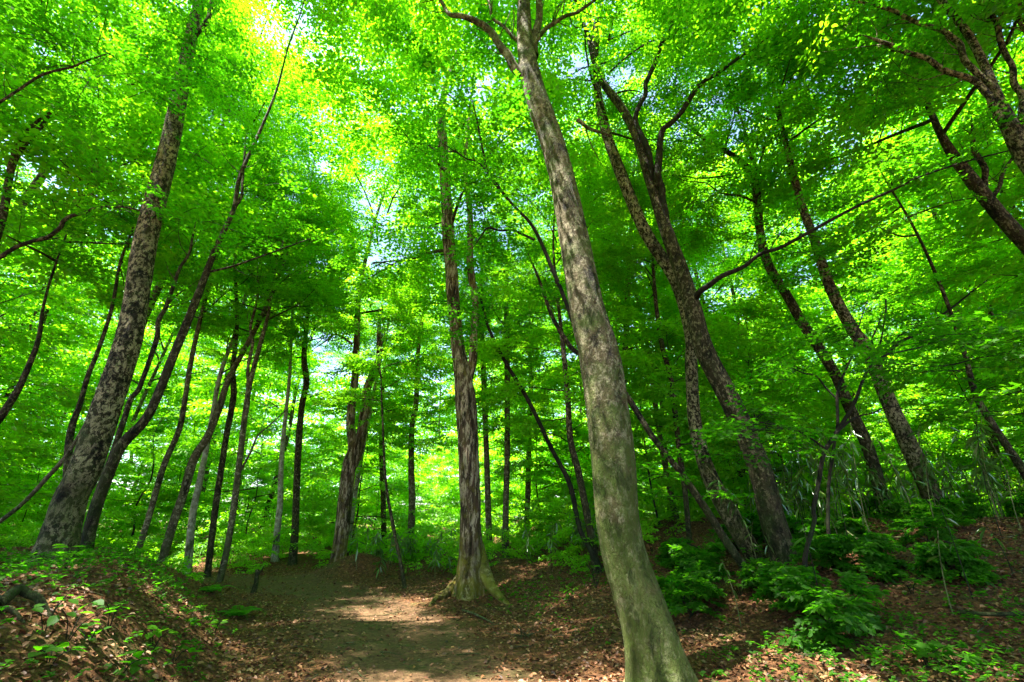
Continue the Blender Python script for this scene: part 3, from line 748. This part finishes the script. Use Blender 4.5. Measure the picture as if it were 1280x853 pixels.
# ------------------------------------------------------------------ crowns outside the frame
RF = random.Random(11)
def fill(name, label, x, y, kit, H, cb, r, seed, mat=None, group=None, ks=1.0, cat='tree'):
    root = thing(name, (x, y, hz(x, y)), label, cat, group)
    g = random.Random(seed)
    lx, ly = g.uniform(-.08, .08), g.uniform(-.08, .08)
    pts = [(0, 0, -.3, r * 1.1), (0, 0, 0, r)]
    for k in range(1, 7):
        z = H * k / 6
        pts.append((lx * z + g.uniform(-.12, .12), ly * z + g.uniform(-.12, .12), z, max(0.012, r * (1 - 0.85 * (k / 6) ** 1.2))))
    V, Fq = tube(pts, 9, 3, 0.05, (0.7, 0.5, 4, 1), seed)
    obj('trunk', mesh('trunk', V, Fq, 4, mat or B_DARK, None, True), root)
    kits = {'tall': TALL, 'low': LOW, 'far': FAR, 'shrub': SHRUB}[kit]
    put_kit(root, kits[seed % len(kits)], (lx * cb, ly * cb, cb), (lx, ly, 1), ks, g.uniform(0, 6.28))
    return root

off = [(-8.8, 0.6, ''), (-6.5, -1.5, ''), (-2.6, -4, ''), (2.3, -1.3, ''), (6.5, 0.5, ''), (11, 3.5, ''), (-13, 5, ''), (15, 6, ''), (-17, 8, ''), (5.5, -2.2, '')]  # some are added out of view to shade left bank and right foreground
for i, (x, y, _) in enumerate(off):
    fill('forest_tree', 'tree outside the frame whose leafy crown closes the canopy and shades the ground', x, y, 'tall', 17, 6.3 + (i % 3) * 0.8, 0.2, 400 + i, group='overhead canopy trees')

# ------------------------------------------------------------------ forest behind
def where(x, y):
    px = CX + F * x / (y * CP + 0.5 * SP)
    if px < 90: return 'left of the big blotched trunk'
    if px < 345: return 'between the big blotched trunk and the pale white one'
    if px < 585: return 'between the pale white trunk and the rugged one'
    if px < 770: return 'between the rugged trunk and the thick beech'
    if px < 960: return 'between the thick beech and the dark forked maple'
    return 'right of the dark forked maple'

def ok_spot(x, y, placed, dmin):
    d, _ = path_dist(np.array([x]), np.array([y]))
    if d[0] < 2.3: return False
    return all((x - a) ** 2 + (y - b) ** 2 > dmin * dmin for a, b in placed)

placed = []
n = 0
for tries in range(4000):
    if n >= 44: break
    y = 17 + 40 * RF.random() ** 1.1
    x = RF.uniform(-1.25, 1.25) * y
    if not ok_spot(x, y, placed, 3.1) or (-14 < x < 1 and y < 25): continue
    placed.append((x, y)); n += 1
    mt, mn = RF.choice([(B_DARK, 'dark'), (B_GREY, 'grey'), (B_GREY, 'grey'), (B_RUG, 'rough brown'), (B_PALE, 'pale')])
    kind = 'tall' if y < 27 else 'far'
    fill('forest_tree', 'far %s-barked forest tree %s' % (mn, where(x, y)), x, y, kind, RF.uniform(18, 24), RF.uniform(6, 11.5), RF.uniform(.09, .2), 500 + n, mt, 'forest trees far behind the path', 1.15)
n = 0
for tries in range(4000):
    if n >= 120: break
    y = 13 + 34 * RF.random()
    x = RF.uniform(-1.3, 1.3) * y
    if not ok_spot(x, y, placed, 1.3) or (y < 19 and -7.5 < x < 3.5): continue
    placed.append((x, y)); n += 1
    fill('sapling', '%s leafy understory sapling %s' % ('nearer' if y < 20 else 'middle-distance' if y < 32 else 'distant', where(x, y)), x, y, 'low', RF.uniform(4.5, 6.5), RF.uniform(0.5, 1.6), RF.uniform(.02, .045), 700 + n, B_TWIG, 'understory saplings between the trunks', RF.uniform(0.9, 1.45), 'sapling')

for i, (x, y) in enumerate([(8.6, 17.5), (10.5, 20), (5.2, 15.5), (-22, 12), (-27, 17), (-19, 15.5), (-33, 14), (-38, 21), (-25, 9), (-31, 25), (20, 11), (25, 15), (31, 13), (28, 20), (36, 18), (22, 8), (17, 13), (19, 17), (40, 24), (33, 26), (-42, 27), (-24, 22), (14.5, 10)]):
    fill('forest_tree', 'slim side-slope forest tree %s' % where(x, y), x, y, 'tall' if abs(x) < 24 else 'far', RF.uniform(14, 18), RF.uniform(3.5, 6), RF.uniform(.09, .17), 1500 + i, RF.choice([B_DARK, B_GREY]), 'forest trees on the side slopes')
for i, (x, y) in enumerate([(-12, 13.2), (-14, 10)]):
    fill('forest_tree', 'very tall slim tree ' + ['high behind the forking dark stem', 'rising left behind the big blotched trunk'][i], x, y, 'tall', 22.5, 12.5, .15, 1560 + i, B_GREY, 'tall trees behind the left bank', .95)
for i in range(34):
    s = -1 if i % 2 else 1
    y = RF.uniform(8, 24); x = s * RF.uniform(1.15, 1.9) * y
    if s < 0: x = min(x, -11.5)
    fill('sapling', 'young side-slope sapling %s' % where(x, y), x, y, 'low', RF.uniform(4.5, 7), RF.uniform(0.5, 2.5), RF.uniform(.02, .045), 1600 + i, B_TWIG, 'understory saplings at either side', RF.uniform(1.0, 1.6), 'sapling')

# the woods that close the view, read as one mass
def woods():
    g = random.Random(3); rows = []
    for i in range(5200):
        a = g.uniform(-1.35, 1.35); r = g.uniform(58, 78)
        z = 19 * g.random() ** 0.8
        x, y = math.sin(a) * r, math.cos(a) * r
        rows.append((x, y, hz(x, y) + z, g.uniform(0, 6.28), g.gauss(0, .2), g.gauss(0, .25), g.uniform(2.2, 3.6)))
    me = leaves_mesh('distant_woods', rows, DIAM, 0.55, M_LEAF, 8, SPRAYS_FAR)
    tag(obj('distant_woods', me), 'far leafy woods closing the view behind every trunk', None, None, 'stuff')
woods()

# ------------------------------------------------------------------ undergrowth
def undergrowth():
    g = random.Random(21); near, far = [], []
    while len(near) < 3400:
        y = g.uniform(10.5, 24); x = g.uniform(-1.3, 1.35) * y
        d, s = path_dist(np.array([x]), np.array([y]))
        if d[0] < (1.2 if x < -7 else 2.3) + g.random() * .7 or (x > 3 and y < 13): continue
        if abs(x + 1) < 2.4 and y < 12.8: continue
        hgt = abs(g.gauss(0.25, .45)) * (0.4 + 0.6 * min(1, max(0, d[0] - 2.0) / 3)) * (1.1 + 0.7 * float(wav(np.array([x]), np.array([y]), .8, 13)[0]))
        near.append((x, y, hz(x, y) + 0.06 + max(0, hgt), g.uniform(0, 6.28), g.gauss(.1, .3), g.gauss(0, .3), g.uniform(.4, .75)))
    while len(far) < 3600:
        y = 22 + 34 * g.random(); x = g.uniform(-1.35, 1.4) * y
        d, s = path_dist(np.array([x]), np.array([y]))
        if d[0] < 2.5: continue
        far.append((x, y, hz(x, y) + 0.1 + abs(g.gauss(0.5, .8)), g.uniform(0, 6.28), g.gauss(.1, .3), g.gauss(0, .3), g.uniform(1.0, 1.6)))
    tag(obj('undergrowth', leaves_mesh('undergrowth', near, OVATE, 0.085, M_LEAF, 31, None, lambda sp, g: .30 + g.normal(0, .1))), 'low leafy undergrowth covering the floor behind the path', None, None, 'stuff')
    tag(obj('undergrowth', leaves_mesh('undergrowth_far', far, DIAM, 0.19, M_LEAF, 32, SPRAYS_FAR, lambda sp, g: .36 + g.normal(0, .1))), 'far low undergrowth filling the gaps between distant trunks', None, None, 'stuff')
undergrowth()

def scatter(n, fn, seed):
    g = np.random.default_rng(seed); out = []
    x = np.empty(0); y = np.empty(0)
    while len(x) < n:
        yy = 1.4 + 15.5 * g.random(n) ** 1.5; xx = g.uniform(-1.5, 1.6, n) * (yy + 1.0)
        m = fn(xx, yy, g)
        x = np.concatenate([x, xx[m]]); y = np.concatenate([y, yy[m]])
    return x[:n], y[:n], g

def litter():
    def keep(x, y, g):
        d, s = path_dist(x, y)
        return g.random(len(x)) < np.where((s < 0) & (d > 1.8), .85, 1.0) * np.clip(0.12 + 0.10 * sstep(8, 11, y) + 0.9 * sstep(0.4, 1.7, d + 0.5 * wav(x, y, 1.5, 33)), 0, 1)
    x, y, g = scatter(85000, keep, 41)
    k = len(x)
    TV, TF = OVATE
    TV = TV * np.array([1, 1.1, 2.4])
    R = rotz(g.uniform(0, 6.28, k)) @ roty(g.normal(0, .3, k)) @ rotx(g.normal(0, .45, k))
    s = g.uniform(.03, .068, k)
    V = np.einsum('kij,vj->kvi', R, TV) * s[:, None, None]
    V += np.stack([x, y, height(x, y) + 0.012 + 0.012 * g.random(k)], 1)[:, None, :]
    Fc = (TF[None] + (np.arange(k) * len(TV))[:, None, None]).reshape(-1, 3)
    tag(obj('leaf_litter', mesh('leaf_litter', V.reshape(-1, 3), Fc, 3, M_DEAD)), 'brown and orange fallen leaves strewn over the banks', None, None, 'stuff')
litter()

def ground_cover():
    def keep(x, y, g):
        d, s = path_dist(x, y)
        p = sstep(1.7, 2.6, d) * np.where(s < 0, np.clip(0.28 + 1.0 * wav(x, y, 1.3, 51), 0.06, 1), 0.8 * np.clip(0.15 + 1.0 * wav(x, y, 1.3, 51), 0.03, 1))
        return g.random(len(x)) < p
    x, y, g = scatter(11000, keep, 52)
    z = height(x, y)
    Vs, Ts, cnt = [], [], 0
    TV, TF = OVATE
    for a, b, c in zip(x, y, z):
        k = int(g.integers(3, 8)); h = g.uniform(.03, .16)
        az = np.arange(k) * 6.283 / k + g.normal(0, .4, k)
        R = rotz(az) @ roty(g.normal(-.05, .3, k)) @ rotx(g.normal(0, .25, k))
        s = g.uniform(.022, .06) * g.uniform(.8, 1.2, k)
        V = np.einsum('kij,vj->kvi', R, TV * np.array([1, 1.15, 1])) * s[:, None, None] + np.array([a, b, c + h])
        V[:, :, 2] += np.repeat(g.uniform(-.02, .02, k)[:, None], 6, 1)
        Vs.append(V.reshape(-1, 3)); Ts.append(np.full(k * 6, .2 + g.normal(0, .1))); cnt += k
    Fc = (TF[None] + (np.arange(cnt) * 6)[:, None, None]).reshape(-1, 3)
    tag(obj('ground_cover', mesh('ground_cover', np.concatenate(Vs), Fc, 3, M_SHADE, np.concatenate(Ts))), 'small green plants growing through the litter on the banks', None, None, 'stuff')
ground_cover()

def stones():
    g = np.random.default_rng(71); Vs, Fs, o = [], [], 0
    n = 0
    base = np.array([(1, 0, 0), (.3, .9, .1), (-.8, .55, 0), (-.75, -.6, .05), (.35, -.95, 0), (.15, .05, .75), (0, 0, -.5)], float)
    fc = np.array([(0, 1, 5), (1, 2, 5), (2, 3, 5), (3, 4, 5), (4, 0, 5), (1, 0, 6), (2, 1, 6), (3, 2, 6), (4, 3, 6), (0, 4, 6)])
    while n < 900:
        y = 3 + 10 * g.random() ** 1.3; t = g.normal(0, 1.1)
        i = np.searchsorted(PATH[:, 1], min(y, 12.9)); a, b = PATH[max(i - 1, 0)], PATH[min(i, len(PATH) - 1)]
        x = a[0] + (b[0] - a[0]) * (y - a[1]) / max(.1, b[1] - a[1]) + t
        s = g.uniform(.005, .014) * (2.2 if g.random() < .06 else 1)
        v = (base * g.uniform(.7, 1.2, base.shape)) @ rotz(np.array([g.uniform(0, 6.28)]))[0].T * s + np.array([x, y, hz(x, y) + s * .2])
        Vs.append(v); Fs.append(fc + o); o += 7; n += 1
    tag(obj('path_gravel', mesh('path_gravel', np.concatenate(Vs), np.concatenate(Fs), 3, B_GREY)), 'small loose stones scattered on the trodden dirt path', None, None, 'stuff')
    tw = []
    for k in range(420):
        y = 2.2 + 9 * g.random() ** 1.2; x = g.uniform(-1.25, 1.35) * (y + .5)
        a = g.uniform(0, 6.28); L = g.uniform(.08, .38)
        p = []
        for u in (-.5, -.1, .25, .5):
            px, py = x + math.cos(a) * u * L + g.normal(0, .01), y + math.sin(a) * u * L + g.normal(0, .01)
            p.append((px, py, hz(px, py) + .012 + abs(g.normal(0, .012)), .006 * (1 - u) * g.uniform(.5, 1)))
        tw.append(tube(p, 4, 1))
    V, Fq = join(tw)
    tag(obj('fallen_twigs', mesh('fallen_twigs', V, Fq, 4, B_GREY)), 'thin dry twigs scattered through the litter and over the path', None, None, 'stuff')
stones()

# ------------------------------------------------------------------ seedlings, each leaf a part
def leaf_data(name, kind, mat, sc=1.0):
    V, Fc = kind
    return mesh(name, V * sc, Fc, 3, mat, np.full(len(V), .25))
L_BROAD = leaf_data('broad_leaf', (OVATE[0] * np.array([1, 1.5, 1]), OVATE[1]), M_SHADE)
L_BROADB = leaf_data('broad_leaf_bright', (OVATE[0] * np.array([1, 1.5, 1]), OVATE[1]), M_LEAF)
L_MAPLE = leaf_data('maple_leaf', MAPLE, M_LEAF)
L_MAPLES = leaf_data('maple_leaf_shade', MAPLE, M_SHADE)  # same maple leaf in the shade-coloured copy
L_LONG = leaf_data('long_leaf', LONG, M_SASA)

def seedling(px, py, label, h, r, n, leaf, size, seed, Y=None, name='seedling', shoots=3):
    g = random.Random(seed)
    b = on_ground(px, py)
    root = thing(name, b, label, 'seedling')
    parts = []
    tips = []
    for k in range(shoots):
        a = k * 6.28 / shoots + g.uniform(-.5, .5)
        rr = r * g.uniform(.4, 1.0) * (0.2 if shoots == 1 else 1)
        e = (math.cos(a) * rr, math.sin(a) * rr, h * g.uniform(.7, 1.1))
        parts.append(tube([(0, 0, -.05, .006), (e[0] * .35, e[1] * .35, e[2] * .6, .005), (*e, .0025)], 4, 2)); tips.append(e)
    V, Fq = join(parts)
    obj('stem', mesh('stem', V, Fq, 4, B_TWIG), root)
    for i in range(n):
        t = tips[i % len(tips)]
        a = g.uniform(0, 6.28); u = g.uniform(.55, 1.0)
        o = obj('leaf', leaf, root, (t[0] * u + math.cos(a) * .02, t[1] * u + math.sin(a) * .02, t[2] * (0.55 + 0.45 * u) + g.gauss(0, .02)))
        o.rotation_euler = (g.gauss(0, .25), g.gauss(.1, .25), a)
        s = size * g.uniform(.75, 1.2); o.scale = (s, s, s)
    return root

seedling(55, 790, 'broad-leaved seedling at far left below the arching root', .26, .16, 9, L_BROAD, .08, 1)
seedling(84, 800, 'broad-leaved seedling second from the left on the left bank', .24, .18, 9, L_BROAD, .08, 2)
seedling(110, 805, 'low seedling with a few wide leaves hanging towards the bank front', .16, .14, 7, L_BROAD, .08, 3)
seedling(135, 790, 'seedling with upright wide leaves in the middle of the left bank', .24, .12, 8, L_BROAD, .08, 4)
seedling(190, 812, 'small fresh green seedling on the bare slope of the left bank', .15, .16, 9, L_BROADB, .09, 5)
seedling(215, 828, 'spreading dark green seedling near the foot of the left bank', .14, .2, 10, L_BROAD, .10, 6)
seedling(268, 792, 'bright seedling on the path-side edge of the left bank', .14, .12, 7, L_BROADB, .09, 7)
seedling(80, 716, 'yellow-green leafy tuft growing against the foot of the blotched trunk', .30, .12, 9, L_BROADB, .12, 8)
seedling(60, 835, 'dark leafy seedling in the bottom left corner', .14, .2, 10, L_BROAD, .10, 9)
seedling(150, 845, 'dark seedling at the bottom edge left of the path', .12, .2, 10, L_BROAD, .10, 10)
seedling(880, 742, 'sunlit maple seedling with bright leaves right of the thick beech foot', .30, .32, 26, L_MAPLE, .10, 11, shoots=6)
seedling(925, 745, 'maple seedling spreading dark leaves over the hollow', .22, .30, 22, L_MAPLES, .11, 12, shoots=5)
seedling(955, 705, 'wide low maple seedling in front of the leaning trunks', .28, .45, 26, L_MAPLES, .11, 13, shoots=6)
seedling(815, 690, 'small maple seedling showing just right of the thick beech', .3, .2, 14, L_MAPLE, .10, 14, shoots=4)
seedling(1160, 835, 'big leafy seedling low on the right slope near the bottom edge', .20, .24, 20, L_MAPLES, .13, 15, shoots=6)
seedling(1200, 838, 'seedling touching the big leafy one on its right', .15, .18, 12, L_MAPLES, .12, 16, shoots=4)
seedling(1140, 742, 'dark maple seedling in the middle of the right slope', .18, .22, 14, L_MAPLES, .11, 17, shoots=4)
seedling(1085, 722, 'dark maple seedling by the fallen stick on the right slope', .2, .22, 14, L_MAPLES, .11, 18, shoots=4)
seedling(850, 760, 'tiny bright seedling in the shade below the sunlit maple seedling', .12, .1, 6, L_BROADB, .07, 19)
seedling(745, 735, 'dark shrubby seedling left of the thick beech foot', .42, .35, 30, L_BROAD, .10, 20, shoots=8)
seedling(712, 752, 'small bright seedling on the litter left of the thick beech', .2, .15, 9, L_BROADB, .08, 21)

# ------------------------------------------------------------------ ferns
def fern(px, py, label, L, n, seed):
    g = random.Random(seed)
    b = on_ground(px, py)
    root = thing('fern', b, label, 'fern')
    for k in range(n):
        a = k * 6.28 / n + g.uniform(-.3, .3); ll = L * g.uniform(.7, 1.1)
        Vs, Fs, o = [], [], 0
        m = 16
        TV, TF = DIAM
        for i in range(1, m):
            t = i / m
            x = ll * t; z = ll * (0.75 * t - 0.75 * t * t) + .02
            w = ll * 0.28 * math.sin(math.pi * min(1, .15 + .85 * t)) * (1.05 - t)+.01
            for s in (-1, 1):
                v = TV * np.array([w, w * .75, w]) ; v = v @ rotz(np.array([s * 1.25]))[0].T + np.array([x, 0, z])
                Vs.append(v); Fs.append(TF + o); o += 4
        rp = [(ll * t, 0, ll * (0.75 * t - 0.75 * t * t) + .02, .006 * (1.1 - t)) for t in np.linspace(0, 1, 9)]
        tv, tf = tube(rp, 3, 1)
        Vs.append(tv); Fs.append(np.concatenate([tf[:, [0, 1, 2]], tf[:, [0, 2, 3]]]) + o)
        V = np.concatenate(Vs) @ rotz(np.array([a]))[0].T
        obj('frond', mesh('frond', V, np.concatenate(Fs), 3, M_FERN, np.full(len(V), .3)), root)
fern(298, 772, 'sunlit fern fanning out at the path-side foot of the left bank', .55, 9, 1)
fern(262, 742, 'bright fern on the crest edge of the left bank', .45, 8, 2)
fern(240, 722, 'small fern on top of the left bank near the far stems', .4, 8, 3)

# ------------------------------------------------------------------ bamboo grass
def bamboo_grass(x, y, label, h, n, seed, group, dry=0.0, size=.24):
    g = random.Random(seed)
    root = thing('bamboo_grass', (x, y, hz(x, y)), label, 'bamboo grass', group)
    lx, ly = g.uniform(-.25, .25), g.uniform(-.25, .25)
    pts = [(0, 0, -.1, .008)]
    for k in range(1, 6):
        t = k / 5; pts.append((lx * t * t * h, ly * t * t * h, h * t * (1 - .06 * t), .007 * (1 - .6 * t)))
    V, Fq = tube(pts, 5, 3)
    obj('stem', mesh('stem', V, Fq, 4, B_CANE if g.random() < .6 else B_TWIG), root)
    C = catmull(pts, 5)
    for i in range(n):
        u = g.uniform(.45, 1.0); c = C[int(u * (len(C) - 1))]
        a = g.uniform(0, 6.28)
        o = obj('leaf', L_LONG, root, (c[0], c[1], c[2]))
        o.rotation_euler = (g.gauss(0, .3), g.uniform(.1, 1.15), a)
        s = size * g.uniform(.6, 1.25); o.scale = (s, s * 1.3, s)
    return root
GB = random.Random(64)
n = 0
while n < 95:
    y = GB.uniform(7.0, 13.5); x = y * GB.uniform(.48, 1.18)
    if y < 8 and GB.random() < .6: continue
    n += 1
    bamboo_grass(x, y, 'tall bamboo grass cane with drooping leaves on the right slope', GB.uniform(1.0, 2.3), 16, 900 + n, 'bamboo grass on the right slope')
n = 0
while n < 26:
    y = GB.uniform(12.8, 16); x = GB.uniform(-4.1, -1.6) + (y - 13) * -.1
    n += 1
    bamboo_grass(x, y, 'bamboo grass with glossy leaves left of the rugged trunk', GB.uniform(.5, 1.2), 14, 1000 + n, 'bamboo grass behind the path', size=.26)
n = 0
while n < 22:
    y = GB.uniform(11.5, 14.5); x = GB.uniform(.3, 2.3)
    n += 1
    bamboo_grass(x, y, 'bamboo grass in the dark thicket right of the rugged trunk', GB.uniform(.7, 1.5), 14, 1100 + n, 'bamboo grass between rugged trunk and thick beech', size=.25)

GS = random.Random(19)
n = 0
while n < 26:
    y = GS.uniform(5.6, 11.5); x = y * GS.uniform(.28, 1.1)
    d, sd = path_dist(np.array([x]), np.array([y]))
    if d[0] < 2.6: continue
    n += 1
    px = CX + F * x / (y * CP + .2)
    fill('shrub', 'low %s slope shrub %s' % ('front' if y < 7.2 else 'middle' if y < 9.2 else 'far', where(x, y)), x, y, 'shrub', GS.uniform(.25, .5), .05, .008, 1800 + n, B_TWIG, 'low shrubs on the right slope', GS.uniform(.3, .55), 'shrub')
GD = random.Random(8)
for n in range(18):
    y = GD.uniform(5.2, 10); x = y * GD.uniform(.42, 1.1)
    bamboo_grass(x, y, 'thin nearly leafless cane standing among litter on the right slope', GD.uniform(.5, 1.5), 4, 1300 + n, 'thin bare canes on the right slope', size=.18)

# ------------------------------------------------------------------ roots, sticks, stump
def ground_tube(name, pts, mat, label, cat, lift=0.0, sides=8, rough=.1):
    """pts: (px, py, radius m, height above ground)"""
    q = []
    for px, py, r, up in pts:
        b = on_ground(px, py); q.append(Vector((b.x, b.y, hz(b.x, b.y) + up)))
    o0 = q[0].copy()
    V, Fq = tube([(*(v - o0), p[2]) for v, p in zip(q, pts)], sides, 4, rough)
    return tag(obj(name, mesh(name, V, Fq, 4, mat, None, True), None, o0), label, cat)
ground_tube('tree_root', [(-10, 762, .05, .02), (5, 757, .04, .05), (18, 752, .036, .08), (30, 754, .032, .06), (44, 757, .03, .05), (55, 764, .022, .02), (66, 775, .016, -.03)], B_DARK, 'dark root arching over the litter at the left edge', 'root')
ground_tube('tree_root', [(-10, 772, .02, .03), (8, 770, .02, .04), (24, 775, .018, .0), (34, 782, .012, -.03)], B_GREY, 'thin pale root below the dark arching root', 'root')
ground_tube('fallen_stick', [(1065, 690, .012, .30), (1085, 700, .012, .2), (1115, 722, .010, .06), (1122, 728, .008, 0)], B_CANE, 'pale dry stick leaning on the right slope', 'stick')
ground_tube('fallen_branch', [(1085, 684, .02, .05), (1105, 680, .02, .07), (1128, 676, .016, .05), (1140, 671, .01, .02)], B_GREY, 'short grey fallen branch lying below the bamboo grass', 'branch')
ground_tube('fallen_branch', [(1200, 772, .02, .04), (1235, 775, .02, .05), (1290, 773, .018, .04)], B_DARK, 'dark fallen branch lying at the right edge', 'branch')
ground_tube('fallen_branch', [(578, 765, .02, .02), (592, 770, .02, .03), (612, 779, .014, .02), (616, 781, .008, .01)], B_GREY, 'sunlit stick lying on the path below the rugged trunk', 'branch')

def twig_heap():
    g = random.Random(5)
    b = on_ground(655, 797)
    root = thing('twig_heap', b, 'grey bundle of dry twigs lying on the litter by the path', 'twigs')
    for k in range(14):
        a = g.uniform(0, 6.28); L = g.uniform(.12, .35); el = g.uniform(.05, .7)
        e = (math.cos(a) * math.cos(el) * L, math.sin(a) * math.cos(el) * L, .02 + math.sin(el) * L)
        V, Fq = tube([(g.gauss(0, .04), g.gauss(0, .04), .01, .006), (e[0] * .5, e[1] * .5, e[2] * .6, .005), (*e, .003)], 5, 2)
        obj('twig', mesh('twig', V, Fq, 4, B_GREY), root)
twig_heap()

def stump():
    b = on_ground(317, 741)
    root = thing('tree_stump', b, 'thin dark broken stump standing beside the left path edge', 'stump')
    V, Fq = tube([(0, 0, -.1, .07), (0, 0, .05, .055), (.015, 0, .2, .045), (0.0, 0, .36, .042), (-.01, 0, .44, .034), (-.012, 0, .455, .003)], 10, 3, .2, (.3, .5, 4, 0), 4)
    obj('stem', mesh('stem', V, Fq, 4, B_DARK, None, True), root)
    V, Fq = tube([(0.03, 0, .36, .03), (.10, -.02, .44, .02), (.13, -.02, .52, .008)], 7, 3, .1)
    obj('broken_limb', mesh('broken_limb', V, Fq, 4, B_DARK, None, True), root)
stump()

def roots_of(root, specs):
    b = root.location
    for n_, pts in enumerate(specs):
        q = []
        for px, py, r, up in pts:
            g = on_ground(px, py); q.append((g.x - b.x, g.y - b.y, hz(g.x, g.y) + up - b.z, r))
        V, Fq = tube(q, 12, 6, .28, None, n_ + 2)
        o = obj('root', mesh('root', V, Fq, 4, B_SUN_MOSS if n_ == 1 else B_RUG, None, True), root)
        if n_ == 1: o['label'] = 'root buttress in yellow moss with sunlight put into its colour'
roots_of(OLD, [[(588, 738, .20, .50), (576, 741, .14, .24), (562, 745, .085, .10), (553, 749, .055, .04), (545, 752, .045, .05), (534, 760, .02, -.04)],
               [(592, 737, .16, .95), (601, 740, .15, .55), (610, 744, .115, .24), (620, 748, .08, .09), (628, 752, .06, .03), (640, 757, .03, -.05)],
               [(580, 740, .06, .16), (566, 739, .045, .07), (552, 742, .03, .02), (540, 744, .02, -.04)]])
